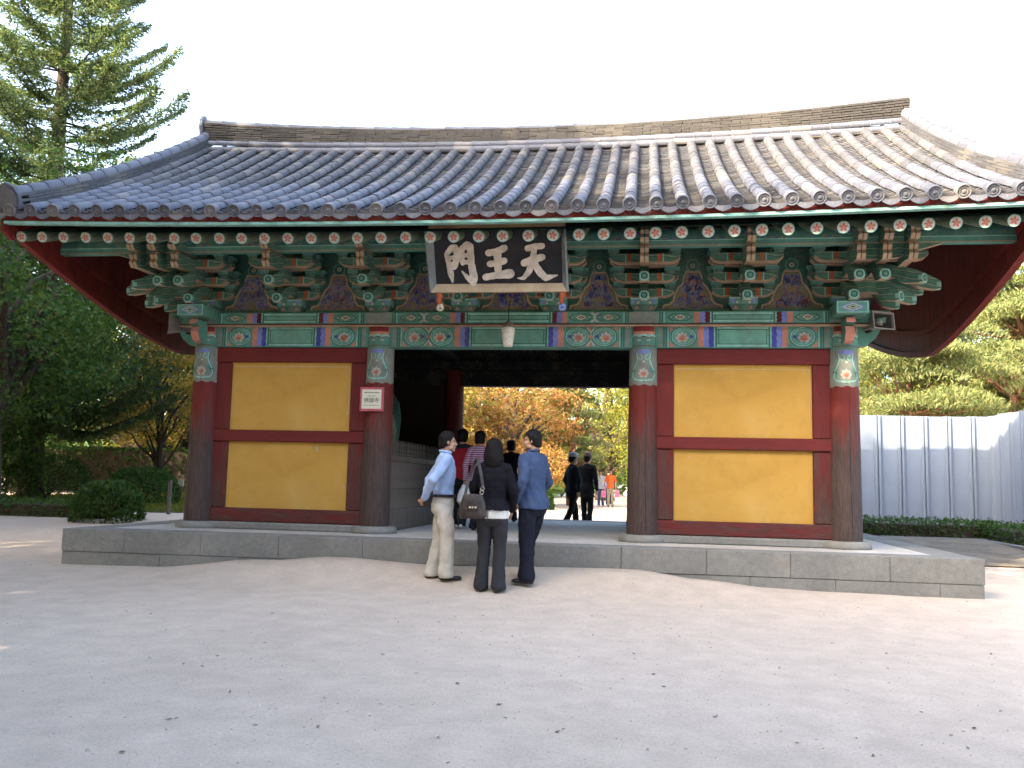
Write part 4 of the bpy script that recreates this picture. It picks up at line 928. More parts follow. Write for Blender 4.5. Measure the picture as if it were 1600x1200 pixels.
# ---------------------------------------------------------------- metal fence
FEN = simple('fence_metal', (.17, .21, .275), .45, .14, .7, .03, spec=.5)
def fence(label, a, b, z0, z1, nrm, pw=.52):
    a = Vector((*a, 0)); b = Vector((*b, 0)); L = (b-a).length; t = (b-a)/L; nrm = Vector(nrm); o = empty('metal_fence', ((a+b)/2+Vector((0, 0, z0)))); tag(o, label, 'fence'); c = Vector(o.location)
    pr = [(0, 0), (.02, 0), (.03, .06), (.075, .06), (.085, .015), (.105, .015), (.115, .06), (.16, .06), (.17, 0), (pw, 0)]; n = int(L/pw); k = 0
    vs = [(u, -v, 0) for u, v in pr]+[(u, -v, z1-z0) for u, v in pr]; m = len(pr)
    me = MB().add(vs, [(i, i+1, i+1+m, i+m) for i in range(m-1)]).mesh('fence_panel', FEN)
    for i in range(n+1):
        p = a+t*(pw*i)-c; ob = inst('fence_panel', me, o, frame(t, -nrm, Vector((0, 0, 1)), (p.x+nrm.x*rnd.uniform(0, .006), p.y+nrm.y*rnd.uniform(0, .006), rnd.uniform(-.01, .01))))
    for z in (.25, (z1-z0)*.55, z1-z0-.2): MB().tube([a-c-nrm*.04+Vector((0, 0, z+c.z)), b-c-nrm*.04+Vector((0, 0, z+c.z))], .024, 8).build('rail', FEN, o)
    return o
fence('white ribbed sheet metal fence facing the court behind the right hedge', (4.6, 10), (9.75, 10), -.15, 2.5, (0, -1, 0))
fence('white ribbed sheet metal fence coming forward from the corner', (9.78, 9.95), (10.2, 1.5), -.2, 2.52, (-1, -.04, 0))

# ---------------------------------------------------------------- things fixed to the gate
# name board with the three raised characters
nb = empty('name_board', (0.02, -1.16, 3.16)); tag(nb, 'black name board with three large pale characters under the eave', 'sign'); nb.rotation_euler = (R(24), 0, 0)
BLK_ = simple('board_black', (.012, .013, .018), .55, .4, 5, .1); FRT = simple('frame_tan', (.36, .29, .2), .7, .2, 4, .15); FRB = simple('frame_bluegrey', (.15, .18, .2), .7, .3, 4, .15); CHR = simple('character_white', (.52, .47, .42), .8, .35, 7, .2)
BW, BH = 1.62, .80
MB().box((-BW/2, 0, .09), (BW/2, .03, BH)).build('panel', BLK_, nb)
fl_ = lambda P: [tuple(p) for p in P]
MB().add([(-BW/2, -.003, .09), (BW/2, -.003, .09), (BW/2+.06, -.07, 0), (-BW/2-.06, -.07, 0), (-BW/2, .032, .085), (BW/2, .032, .085), (BW/2+.06, -.04, -.02), (-BW/2-.06, -.04, -.02)], [(0, 3, 2, 1), (4, 5, 6, 7), (3, 7, 6, 2), (0, 1, 5, 4), (0, 4, 7, 3), (1, 2, 6, 5)]).build('frame_board', FRT, nb)
for s in (-1, 1):
    MB().add([(s*BW/2, -.003, .09), (s*(BW/2+.06), -.07, 0), (s*(BW/2+(.085 if s < 0 else .04)), -.07, BH), (s*BW/2, -.003, BH), (s*BW/2, .032, .09), (s*(BW/2+.085), -.05, -.01), (s*(BW/2+(.105 if s < 0 else .06)), -.05, BH), (s*BW/2, .032, BH)], [(0, 1, 2, 3), (4, 7, 6, 5), (1, 5, 6, 2), (0, 3, 7, 4), (2, 6, 7, 3), (0, 4, 5, 1)]).build('frame_board', FRB, nb)
MB().box((-BW/2-.05, -.04, BH+.003), (BW/2+.05, .03, BH+.06)).build('frame_board', FRT, nb)
def brush(strokes, name, label):
    """each stroke: list of (x, y, half width) in photo crop units, mapped to the board"""
    mb = MB(); lay = 0
    for st in strokes:
        pts = []; lay += 1
        for (x0, y0, w0), (x1, y1, w1) in zip(st, st[1:]):
            for k in range(5): t = k/5; pts.append((x0+(x1-x0)*t, y0+(y1-y0)*t, w0+(w1-w0)*t))
        pts.append(st[-1]); poly_l = []; poly_r = []
        for i, (x, y, ww) in enumerate(pts):
            a = pts[max(0, i-1)]; b = pts[min(len(pts)-1, i+1)]; dx, dy = b[0]-a[0], b[1]-a[1]; l = math.hypot(dx, dy) or 1; ww *= 1.22*(1+.06*math.sin(i*2.3))
            poly_l.append((x-dy/l*ww, y+dx/l*ww)); poly_r.append((x+dy/l*ww, y-dx/l*ww))
        def cap(p, q, r, n=5):     # round brush end
            (x0, y0), (x1, y1) = p, q; cx, cy = (x0+x1)/2, (y0+y1)/2; R0 = math.hypot(x0-cx, y0-cy); a0 = math.atan2(y0-cy, x0-cx); return [(cx+R0*math.cos(a0+r*math.pi*k/n), cy+R0*math.sin(a0+r*math.pi*k/n)) for k in range(1, n)]
        P = poly_l+cap(poly_l[-1], poly_r[-1], -1)+poly_r[::-1]+cap(poly_r[0], poly_l[0], -1)
        mp = lambda x, y: ((x-800)/650*.80, .80-(y-60)/560*.74)
        f = -.014-.0012*lay; n = len(P); q = [mp(*p) for p in P]; cxm = sum(u for u, v in q)/n; czm = sum(v for u, v in q)/n
        vs = [(u, f, v) for u, v in q]+[(u, .001, v) for u, v in q]
        mb.add(vs, [tuple(range(n))]+[(i, i+n, (i+1) % n+n, (i+1) % n) for i in range(n)])
    o = mb.build(name, CHR, nb); o['label'] = label
# measured on the photograph: gate, king, heaven
brush([[(268,310,18),(290,400,22),(305,500,26),(318,575,8)], [(275,300,20),(330,245,26),(365,250,24)], [(365,245,26),(382,340,24),(340,425,30)], [(285,345,16),(370,335,16)], [(290,405,16),(365,400,16)],
       [(430,270,24),(425,330,24),(435,395,20)], [(430,260,24),(490,215,26),(525,240,28)], [(520,235,28),(525,400,28),(545,540,34),(548,612,12)], [(540,585,26),(480,535,20),(422,470,4)], [(440,318,17),(520,318,16)], [(440,385,18),(510,385,16)]], 'character', 'raised white character with two door leaves')
brush([[(705,300,26),(790,290,26),(875,255,28)], [(715,405,24),(800,400,24),(870,375,26)], [(800,290,32),(800,480,30)], [(665,532,26),(780,515,26),(925,500,38)]], 'character', 'raised white character of three bars and a stem')
brush([[(1110,262,24),(1180,245,24),(1262,240,24)], [(1070,400,28),(1160,370,30),(1262,345,26)], [(1180,245,22),(1165,370,28),(1120,480,26),(1060,545,16),(1000,545,3)], [(1175,400,26),(1230,490,30),(1290,545,26),(1410,520,4)]], 'character', 'raised white character with two spreading legs')
for s, x in ((-1, -.78), (1, .80)):     # carved curls hanging below the frame
    mb = MB(); pts = [(x, -.02, .0), (x+.012, -.025, -.06), (x-.008, -.025, -.12), (x+.005, -.025, -.17)]; mb.tube(pts, [.035, .04, .03, .02], 8, 0)
    cr = [(x+.0+.045*(1-.05*k)*math.cos(R(110-38*k)), -.025, -.215+.045*(1-.05*k)*math.sin(R(110-38*k))) for k in range(13)]; mb.tube(cr, [.019]*13, 7, 1); mb.build('hanging_curl', [paint('orange'), paint('lblue') if s > 0 else paint('cream')], nb)
# small notice on the inner left column
npq = empty('notice_plaque', (-1.885, -.235, 1.672)); tag(npq, 'small white notice with pink patterned border on the inner column', 'sign')
PKB = simple('notice_border', (.42, .1, .13), .6, .4, 30, .1); NWH = simple('notice_white', (.62, .62, .52), .5, .05, 5, .0); INK = simple('notice_ink', (.05, .06, .05), .7, .1, 5, 0); INKG = simple('notice_green_ink', (.12, .2, .08), .7, .1, 5, 0)
MB().bbox((-.17, 0, 0), (.17, .03, .335), .006).build('board', PKB, npq); MB().box((-.138, -.004, .035), (.138, .002, .302)).build('sheet', NWH, npq)
def text(body, size, x, z, mat, parent, y=-.006):
    cu = bpy.data.curves.new('lettering', 'FONT'); cu.body = body; cu.size = size; cu.align_x = 'CENTER'; cu.extrude = .0004; o = bpy.data.objects.new('lettering', cu); C.objects.link(o)
    dg = bpy.context.evaluated_depsgraph_get(); me = bpy.data.meshes.new_from_object(o.evaluated_get(dg)); bpy.data.objects.remove(o); me.materials.clear(); me.materials.append(mat)
    return inst('lettering', me, parent, Matrix.Translation((x, y, z)) @ Matrix.Rotation(R(90), 4, 'X'))
text('佛國寺', .074, 0, .125, INK, npq)
for z, x0, x1, nn, h_, mt_ in ((.25, -.115, .115, 13, .017, INK), (.205, -.06, .06, 7, .011, INK), (.075, -.115, .105, 15, .015, INKG)):   # printed lines too small to read
    mb = MB(); stp = (x1-x0)/nn
    for k in range(nn): mb.box((x0+k*stp+.002, -.006, z+rnd.uniform(0, .003)), (x0+(k+1)*stp-.003, -.003, z+h_*rnd.uniform(.6, 1)))
    mb.build('printed_line', mt_, npq)
# porcelain lamp on a wire
lp = empty('hanging_lamp', (.04, -.44, 2.55)); tag(lp, 'small white jar lamp hanging on a wire below the name board', 'lamp')
mb = MB(); mb.lathe([(.0, 0), (.06, .0), (.068, .03), (.082, .12), (.09, .22), (.086, .255), (.07, .26)], 18); mb.build('shade', simple('lamp_white', (.62, .6, .52), .3, .15, 14, .05), lp)
mb = MB(); mb.lathe([(.088, .256), (.086, .275), (.05, .325), (.02, .34), (.012, .37), (0, .37)], 16); mb.build('cap', simple('lamp_cap', (.2, .15, .11), .6, .3, 8, .1), lp); MB().tube([(0, 0, .36), (0, .02, .6), (0, .2, .66)], .006, 6).build('wire', BLK_, lp)
# horn loudspeakers on the corner columns
SPK = simple('speaker_grey', (.16, .15, .135), .55, .15, 6, .05, spec=.4); SPD = simple('speaker_dark', (.03, .03, .03), .6, .2, 6, 0)
def speaker(loc, rz, tilt, label):
    o = empty('horn_speaker', loc, rz); o.rotation_euler = (tilt, 0, rz); tag(o, label, 'loudspeaker'); mb = MB(); a = [(.165, -.11), (.155, -.1), (.05, .12), (.04, .12)]
    def ring(hx, y, hz): return [(-hx, y, -hz), (hx, y, -hz), (hx, y, hz), (-hx, y, hz)]
    prof = [(.06, .14, .06), (.07, .05, .06), (.165, -.13, .11), (.17, -.15, .115), (.155, -.15, .1), (.145, -.12, .092), (.05, .04, .045)]; vs = []; fs = []
    for hx, y, hz in prof: vs += ring(hx, y, hz)
    for k in range(len(prof)-1): fs += [(k*4+i, k*4+(i+1) % 4, k*4+4+(i+1) % 4, k*4+4+i) for i in range(4)]
    fs += [(3, 2, 1, 0), tuple(range(24, 28))]; mb.add(vs, fs, [0]*20+[1]*4+[0, 1]); mb.build('horn', [SPK, SPD], o)
    MB().lathe([(0, 0), (.035, .0), (.05, .05), (.03, .1), (0, .12)], 14, 0, Matrix.Translation((0, -.09, 0)) @ Matrix.Rotation(R(-90), 4, 'X')).build('reentrant_cone', SPK, o)
    MB().tube([(0, .13, 0), (0, .26, 0)], .065, 14).build('driver', SPK, o); MB().box((-.02, .1, -.09), (.02, .2, -.06)).build('bracket', SPD, o)
speaker((4.82, -.2, 2.9), R(28), R(-6), 'grey rectangular horn speaker on the corner column by the metal fence'); speaker((-4.86, -.12, 2.88), R(-58), R(-6), 'grey rectangular horn speaker on the corner column by the dark trees')

# ---------------------------------------------------------------- inside the passage
GW = simple('grey_wood', (.15, .125, .105), .8, .35, 5, .4, 25, (5, 5, .6)); DW = simple('dark_wood', (.03, .024, .022), .8, .35, 5, .4, 25, (5, 5, .6)); LW = simple('pale_rail_wood', (.13, .1, .08), .8, .3, 5, .4, 25, (5, .6, 5))
mb = MB(); prof = [(.03, .0), (.03, .71), (.009, .73), (.009, .8), (.014, .83), (.009, .86), (.014, .89), (.009, .92), (.012, .98), (.007, 1.02), (.0, 1.05)]; mb.lathe(prof, 8); SLAT = mb.mesh('slat', GW)
for s, lb in ((-1, 'weathered slatted fence along the passage in front of the guardian statue'), (1, 'weathered slatted fence along the other side of the passage')):
    fo = empty('slatted_fence', (s*1.78, 2.5, 0)); tag(fo, lb, 'fence')
    MB().bbox((-.06, -2.25, 0), (.06, 2.35, .29), .01).build('base_board', GW, fo); MB().bbox((-.035, -2.25, 1.0), (.035, 2.35, 1.085), .008).build('rail', LW, fo); MB().bbox((-.03, -2.25, .60), (.03, 2.35, .605), .001).build('rail', DW, fo)
    for k in range(46): inst('slat', SLAT, fo, loc=(rnd.uniform(-.003, .003), -2.2+k*.1, .285), rot=(rnd.uniform(-.01, .01), 0, 0))
# guardian statue in the dark room behind the fence: a robed standing figure
gs = empty('guardian_statue', (-2.62, 1.75, 0)); tag(gs, 'painted robed guardian statue standing in the dark behind the slatted fence', 'statue')
MB().bbox((-.6, -.5, 0), (.6, .5, .5), .03).build('plinth', DW, gs)
def statue_part(name, rings, mat, n=20):
    mb = MB(); vs = []; fs = []
    for z, rx, ry, cx, cy in rings:
        for j in range(n): a = 2*math.pi*j/n; k = 1+.07*math.sin(5*a+z*3); vs.append((cx+rx*k*math.cos(a), cy+ry*k*math.sin(a), z))
    for i in range(len(rings)-1): fs += [(i*n+j, i*n+(j+1) % n, (i+1)*n+(j+1) % n, (i+1)*n+j) for j in range(n)]
    fs += [tuple(range(n-1, -1, -1)), tuple((len(rings)-1)*n+j for j in range(n))]; mb.add(vs, fs, 0, True); return mb.build(name, mat, gs)
statue_part('robe', [(.5, .45, .36, 0, 0), (.8, .4, .32, 0, 0), (1.3, .34, .27, 0, 0), (1.6, .3, .24, 0, 0)], paint('dgreen')); statue_part('torso', [(1.58, .31, .25, 0, 0), (1.85, .38, .27, 0, 0), (2.15, .4, .25, 0, 0), (2.3, .2, .16, 0, 0)], paint('dred'))
statue_part('head', [(2.28, .1, .1, 0, 0), (2.36, .15, .16, 0, -.02), (2.5, .17, .18, 0, -.03), (2.62, .14, .15, 0, 0), (2.68, .05, .05, 0, 0)], paint('tan')); statue_part('crown', [(2.58, .19, .19, 0, 0), (2.68, .22, .22, 0, 0), (2.8, .1, .1, 0, 0)], paint('tan'))
for s in (-1, 1):
    mb = MB(); mb.tube([(s*.3, 0, 2.18), (s*.48, -.06, 1.9), (s*.52, -.14, 1.68), (s*.54, -.16, 1.4), (s*.55, -.12, 1.1)], [.12, .13, .14, .1, .02], 12); mb.build('sleeve', paint('dgreen'), gs); mb = MB(); mb.tube([(s*.54, -.27, 1.75), (s*.58, -.28, 1.5), (s*.56, -.26, 1.25), (s*.6, -.25, 1.0), (s*.58, -.24, .8)], [.03, .05, .04, .045, .01], 10); mb.build('sash', paint('olive'), gs)

# ---------------------------------------------------------------- small things on the ground
LFM = [simple('dry_leaf_%d' % i, c, .8, .3, 20, .2) for i, c in enumerate([(.17, .12, .075), (.24, .17, .1), (.12, .09, .065)])]
def leaf_mesh(i):
    r2 = random.Random(i); vs = [(-.5, 0, 0), (-.2, .2, .05), (.15, .22, .03), (.5, 0, .12), (.15, -.22, .06), (-.2, -.2, .02), (0, 0, -.02)]; vs = [(x*.075, y*.075*r2.uniform(.7, 1.2), z*.1+.004) for x, y, z in vs]
    return MB().add(vs, [(0, 6, 1), (1, 6, 2), (2, 6, 3), (3, 6, 4), (4, 6, 5), (5, 6, 0)]).mesh('fallen_leaf', LFM[i % 3])
LMS = [leaf_mesh(i) for i in range(6)]
def ray_ground(px, py):
    r2, u2, f2 = cam_axes(); d = f2+r2*((px-800)/F_PX)+u2*((600-py)/F_PX); t = 3.
    for k in range(60):
        p = CAM+d*t; e = p.z-ground(p.x, p.y); t += e/max(.02, -d.z)*.8
        if abs(e) < .001: break
    return CAM+d*t
lr = random.Random(77)
spots = [(340,1026),(595,1101),(990,1022),(973,1062),(650,1053),(715,1069),(908,1078),(905,1027),(1022,1055),(1037,1074),(1012,1172),(1072,1171),(1118,1121),(1245,1162),(1338,1154),(1486,1150),(1505,1144),(1522,1139),(1512,1170),(1440,1104),(1440,1114),(1390,1068),(700,1193),(685,1153),(1218,1043),(1110,1013),(1548,1023),(622,973),(800,995),(1385,1022)]
spots += [(lr.uniform(150, 1590), 950+240*lr.random()**1.3) for k in range(25)]
for k, (px, py) in enumerate(spots):
    p = ray_ground(px, py); sc = lr.uniform(.3, .65); o = inst('fallen_leaf', LMS[k % 6], None, Matrix.Translation((p.x, p.y, ground(p.x, p.y)+.003)) @ Matrix.Rotation(lr.uniform(0, 6.28), 4, 'Z') @ Matrix.Rotation(lr.uniform(-.3, .3), 4, 'X') @ Matrix.Scale(sc, 4))
    tag(o, 'small dry brown leaf lying on the pale sand', 'leaf', 'fallen leaves on the sand')
# grit on the sand
g = np.random.default_rng(31); n = 9000; P = np.stack([g.uniform(-9, 9, n), -1.5-9.5*g.uniform(0, 1, n)**1.3, np.zeros(n)], 1); P[:, 2] = [ground(a, b) for a, b in P[:, :2]]; q = g.uniform(.003, .009, n)*(1+1.2*(g.uniform(size=n) > .97))
o8 = np.array([(1, 0, 0), (0, 1, 0), (-1, 0, 0), (0, -1, 0), (0, 0, .7)]); V = (P[:, None]+o8[None]*(q[:, None]*g.uniform(.6, 1.3, (n, 5)))[:, :, None]).reshape(-1, 3); F = (np.arange(n)[:, None, None]*5+np.array([(0, 1, 4), (1, 2, 4), (2, 3, 4), (3, 0, 4)])[None]).reshape(-1, 3)
tag(inst('grit', np_mesh('grit', V, F, m_leaf('grit_stone', [(.3, .26, .22), (.42, .37, .32), (.55, .48, .42)], 0.0))), 'fine grit and pebbles strewn over the sand', 'grit', kind='stuff')
# thin post and white sign board by the lawn
po = MB(); po.tube([(0, 0, 0), (0, 0, .75)], .045, 8); po = po.build('lawn_post', GW); po.location = (-8.55, 6.6, ground(-8.55, 6.6)); tag(po, 'short dark post at the near edge of the lawn', 'post')
ws = empty('lawn_sign', (-12.6, 14.2, ground(-12.6, 14.2))); tag(ws, 'small white board on legs at the back of the lawn', 'sign'); MB().box((-.3, -.02, .45), (.3, .02, .65)).build('board', NWH, ws)
for s in (-1, 1): MB().box((s*.25-.02, -.02, 0), (s*.25+.02, .019, .449)).build('leg', GW, ws)

# ---------------------------------------------------------------- people
class Blob:
    """closed shapes that are fused into one continuous surface"""
    def __init__(s): s.v = []; s.f = []
    def add(s, vs, fs): b = len(s.v); s.v += [tuple(v) for v in vs]; s.f += [tuple(b+k for k in f) for f in fs]
    def ell(s, c, r, M=None, n=12, m=8):
        c = Vector(c); vs = []; fs = []
        for i in range(1, m):
            t = math.pi*i/m
            for j in range(n): a = 2*math.pi*j/n; v = Vector((r[0]*math.sin(t)*math.cos(a), r[1]*math.sin(t)*math.sin(a), r[2]*math.cos(t))); vs.append(c+(M @ v if M is not None else v))
        for q in (1, -1): v = Vector((0, 0, q*r[2])); vs.append(c+(M @ v if M is not None else v))
        k = n*(m-1)
        for i in range(m-2):
            for j in range(n): fs.append((i*n+j, (i+1)*n+j, (i+1)*n+(j+1) % n, i*n+(j+1) % n))
        for j in range(n): fs.append((k, j, (j+1) % n)); fs.append((k+1, (m-2)*n+(j+1) % n, (m-2)*n+j))
        s.add(vs, fs)
    def chain(s, pts, rad, n=12):
        pts = [Vector(p) for p in pts]
        for (p, r), (q, t) in zip(zip(pts, rad), list(zip(pts, rad))[1:]):
            mb = MB().tube([p, q], [r, t], n); s.add(mb.v, mb.f)
        for p, r in zip(pts, rad): s.ell(p, (r, r, r))
    def loft(s, rings, n=20):
        vs = []; fs = []
        for (cx, cy, z, rx, ry) in rings:
            for j in range(n): a = 2*math.pi*j/n; c, q = math.cos(a), math.sin(a); vs.append((cx+rx*math.copysign(abs(c)**.85, c), cy+ry*math.copysign(abs(q)**.85, q), z))
        for i in range(len(rings)-1):
            for j in range(n): fs.append((i*n+j, i*n+(j+1) % n, (i+1)*n+(j+1) % n, (i+1)*n+j))
        fs += [tuple(range(n-1, -1, -1)), tuple((len(rings)-1)*n+j for j in range(n))]; s.add(vs, fs)
    def fuse(s, name, mat, vox, smooth=4, fold=0., fs=(13, 13, 6), seed=0, cut=None):
        me = bpy.data.meshes.new(name); me.from_pydata(s.v, [], s.f); o = bpy.data.objects.new(name, me); C.objects.link(o)
        m = o.modifiers.new('r', 'REMESH'); m.mode = 'VOXEL'; m.voxel_size = vox; k = o.modifiers.new('s', 'SMOOTH'); k.factor = .5; k.iterations = smooth
        me2 = bpy.data.meshes.new_from_object(o.evaluated_get(bpy.context.evaluated_depsgraph_get())); bpy.data.objects.remove(o)
        if fold:
            nn = len(me2.vertices); co = np.empty(nn*3, np.float32); no = np.empty(nn*3, np.float32); me2.vertices.foreach_get('co', co); me2.vertices.foreach_get('normal', no); co = co.reshape(-1, 3); no = no.reshape(-1, 3)
            f = np.array([.9*noise.noise(Vector((p[0]*fs[0]+seed+p[2]*5, p[1]*fs[1]-p[2]*4, p[2]*fs[2])))+.9*(.22-abs(noise.noise(Vector((p[0]*fs[0]*.9+seed, p[1]*fs[1]*.9+p[2]*6, p[2]*fs[2]*1.5-p[0]*7)))))+.35*noise.noise(Vector((p[0]*fs[0]*2.2, p[1]*fs[1]*2.2+seed, p[2]*fs[2]*2.4+p[0]*9))) for p in co]); co += no*(f*fold)[:, None]; me2.vertices.foreach_set('co', co.ravel())
        me2.name = name; me2.materials.clear(); me2.materials.append(mat); me2.polygons.foreach_set('use_smooth', [True]*len(me2.polygons)); me2.update(); return me2
SKIN = simple('skin', (.46, .26, .17), .5, .12, 9, .05, 60, spec=.35); HAIR = simple('black_hair', (.006, .005, .005), .6, .4, 30, .5, 90, (6, 6, 1), spec=.2); EYE = simple('eye_dark', (.02, .015, .012), .3, .1, 5, 0); LIP = simple('lip', (.33, .12, .1), .5, .1, 5, 0)
_cl = {}
def cloth(col, weave=220, rough=.85, stripes=None):
    k = (col, stripes)
    if k in _cl: return _cl[k]
    m, t, p = newmat('cloth'); n = obj_noise(t, 7, 5, .6); c = ramp(t, n.outputs[0], [(.3, tuple(x*.82 for x in col)), (.7, tuple(min(1, x*1.12) for x in col))]).outputs[0]
    if stripes:
        tc = t.nodes.new('ShaderNodeTexCoord'); sx = t.nodes.new('ShaderNodeSeparateXYZ'); t.links.new(tc.outputs['Object'], sx.inputs[0]); mu = N(t, 'ShaderNodeMath', operation='MULTIPLY'); mu.inputs[1].default_value = 30; t.links.new(sx.outputs[2], mu.inputs[0])
        fr = N(t, 'ShaderNodeMath', operation='FRACT'); t.links.new(mu.outputs[0], fr.inputs[0]); r = ramp(t, fr.outputs[0], [(0, g1(0)), (.62, g1(1))], 'CONSTANT'); c = mixc(t, r.outputs[0], c, stripes)
    t.links.new(c, p.inputs['Base Color']); p.inputs['Roughness'].default_value = rough; p.inputs['Specular IOR Level'].default_value = .15; n2 = obj_noise(t, weave, 2, .5); bump(t, p, n2.outputs[0], .15, .002); _cl[k] = m; return m
SHOE = simple('black_leather', (.012, .011, .011), .4, .3, 12, .1, spec=.5); SNEAK = simple('white_sneaker', (.6, .6, .58), .6, .15, 12, .1)
def hand(b, wr, d, pn, side, curl=.5, k=1.0):
    wr = Vector(wr); e1 = Vector(d).normalized(); pn = Vector(pn); pn = (pn-e1*pn.dot(e1)).normalized(); e2 = pn.cross(e1)*side
    M = Matrix((e1, e2, pn)).transposed(); b.ell(wr+e1*.05*k, (.052*k, .040*k, .018*k), M); b.chain([wr-e1*.03, wr+e1*.02], [.026*k, .026*k])
    for i, L in enumerate((.068, .077, .072, .056)):
        p = wr+e1*.085*k+e2*(.027-.018*i)*k; a1 = curl*.9; q = p+(e1*math.cos(a1)+pn*math.sin(a1))*L*.5*k; a2 = curl*2.1; r = q+(e1*math.cos(a2)+pn*math.sin(a2))*L*.3*k; a3 = curl*3.0; t = r+(e1*math.cos(a3)+pn*math.sin(a3))*L*.25*k; b.chain([p-e1*.02, p, q, r, t], [.0095*k, .0095*k, .0088*k, .008*k, .0068*k], 8)
    p = wr+e1*.025*k+e2*.03*k; q = p+(e1*.75+e2*.55+pn*.2).normalized()*.04*k; r = q+(e1*.95+e2*.05+pn*.35).normalized()*.032*k; b.chain([wr+e1*.02+e2*.012*k, p, q, r], [.014*k, .013*k, .0105*k, .008*k], 8)
def person(label, loc, rz, h, top, bottom, pose=None, shoes=None, hair='short', hat=None, fine=True, sleeve='long', tuck=True, belt=False, collar=None, group=None, hem=.066, build=1.0, extra_top=None, hood=None, top_len=.86, female=False, head_yaw=0, head_pitch=0, vest=None, leg=1.0):
    P = dict(le=(-.245, -.02, 1.15), lw=(-.235, .06, .90), re=(.245, -.02, 1.15), rw=(.235, .06, .90), lk=(-.09, .02, .50), la=(-.095, -.02, .085), rk=(.09, .02, .50), ra=(.095, -.02, .085), lt=0., rt=0., lean=0., lhd=None, rhd=None, lpn=(1, 0, 0), rpn=(-1, 0, 0), curl=.45)
    P.update(pose or {}); k = h/1.75; o = empty('person', loc, rz); tag(o, label, 'person', group); B = build; v1 = .006 if fine else .011; v2 = .009 if fine else .013
    def fin(me, name): me.transform(Matrix.Scale(k, 4)); return inst(name, me, o)
    ln = P['lean']; sy = lambda z: ln*(z-.95)
    sh = .165 if female else .185; hd = Vector((0, .015+sy(1.62), 1.625)); HR = Matrix.Rotation(R(head_yaw), 3, 'Z') @ Matrix.Rotation(R(head_pitch), 3, 'X')
    H = lambda x, y, z: hd+HR @ Vector((x, y, z))
    b = Blob()   # the body under the clothes
    b.ell(H(0, -.008, .035), (.074, .094, .087), HR); b.ell(H(0, .03, -.04), (.060, .066, .078), HR); b.ell(H(0, .068, -.096), (.03, .026, .022), HR); b.chain([H(0, .09, .012), H(0, .104, -.018), H(0, .106, -.03)], [.009, .012, .014]); b.chain([H(-.014, .094, -.034), H(.014, .094, -.034)], [.009, .009])
    b.ell(H(0, .074, .022), (.05, .022, .013), HR); b.ell(H(0, .09, -.064), (.024, .012, .012), HR)
    for s in (-1, 1): b.ell(H(s*.036, .066, -.028), (.022, .024, .026), HR); b.ell(H(s*.077, -.008, -.008), (.009, .02, .032), HR); b.ell(H(s*.05, .02, -.075), (.018, .035, .02), HR)
    b.chain([H(0, -.02, -.06), (0, -.005+sy(1.46), 1.46)], [.056, .062]); b.loft([(0, sy(1.0), .95, .12, .085), (0, sy(1.2), 1.2, .13, .09), (0, sy(1.38), 1.38, .14, .085), (0, sy(1.45), 1.45, .09, .06)])
    for s, e, w_, hdn, pn in ((-1, 'le', 'lw', 'lhd', 'lpn'), (1, 're', 'rw', 'rhd', 'rpn')):
        a = Vector((s*sh*.92, sy(1.41), 1.41)); E_ = Vector(P[e]); W_ = Vector(P[w_]); b.chain([a, E_, W_], [.042, .034, .026]); d = Vector(P[hdn]) if P[hdn] else (W_-E_); hand(b, W_, d, P[pn], s, P['curl'], .95)
    for s, kn, an in ((-1, 'lk', 'la'), (1, 'rk', 'ra')): b.chain([(s*.08, 0, .9), P[kn], P[an]], [.07, .045, .035])
    fin(b.fuse('body', SKIN, v1, 2), 'body')
    for s in (-1, 1):
        e = Blob(); e.ell((0, 0, 0), (.014, .006, .005), None, 8, 6); me = e_me = MB(); me.add(e.v, e.f, 0, True); m2 = me.mesh('eye', EYE); m2.transform(Matrix.Translation(H(s*.031, .0895, .002)) @ HR.to_4x4()); fin(m2, 'eye')
        me = MB(); me.tube([H(s*.014, .096, .024), H(s*.032, .0945, .028), H(s*.05, .08, .024)], [.003, .0038, .002], 6); fin(me.mesh('eyebrow', HAIR), 'eyebrow')
    me = MB(); me.tube([H(-.022, .0985, -.063), H(0, .1045, -.062), H(.022, .0985, -.063)], [.002, .0045, .002], 6); fin(me.mesh('mouth', LIP), 'mouth')
    # hair: open-fronted shell
    n1, n2 = 56, 22; vs = []; fs = []; hr = random.Random(len(label))
    for i in range(n2+1):
        for j in range(n1):
            az = 2*math.pi*j/n1; fr = math.cos(az-math.pi/2)  # 1 at the face
            if hair == 'short': low = .052 if fr > .62 else (.052-(.62-fr)*.18 if fr > .05 else -.05-.035*min(1, (.05-fr)*1.4)); low -= (.012 if .05 < fr < .3 else 0)
            elif hair == 'perm': low = .045 if fr > .55 else (.045-(.55-fr)*.28 if fr > 0 else -.11)
            else: low = (.06 if fr > .72 else (.06-(.72-fr)*.5 if fr > .35 else -.165-.05*min(1, (.35-fr)*2)))+(.018*noise.noise(Vector((az*4.5, 1.3, 0))) if fr < .35 else 0)
            t = i/n2; z = .128-(.128-low)*t**1.25; zz = max(-1, min(1, (z-.03)/.098)); rr_ = math.sqrt(max(0, 1-zz*zz)) if z > .03 else 1.0; tk = .009 if hair == 'short' else .02
            if z < .03 and hair != 'short': rr_ = (1.0+.20*min(1, (.03-z)/.14)-.10*max(0, (-.11-z)/.1)) if hair == 'long' else 1.0-.1*max(0, (.03-z)/.14)
            if z < .03 and hair == 'short': rr_ = 1.0-.55*max(0, (.0-z))
            nz = noise.noise(Vector((math.cos(az)*(13 if hair != 'perm' else 11), math.sin(az)*(13 if hair != 'perm' else 11), z*(6 if hair != 'perm' else 40))))*(.010 if hair != 'perm' else .011)
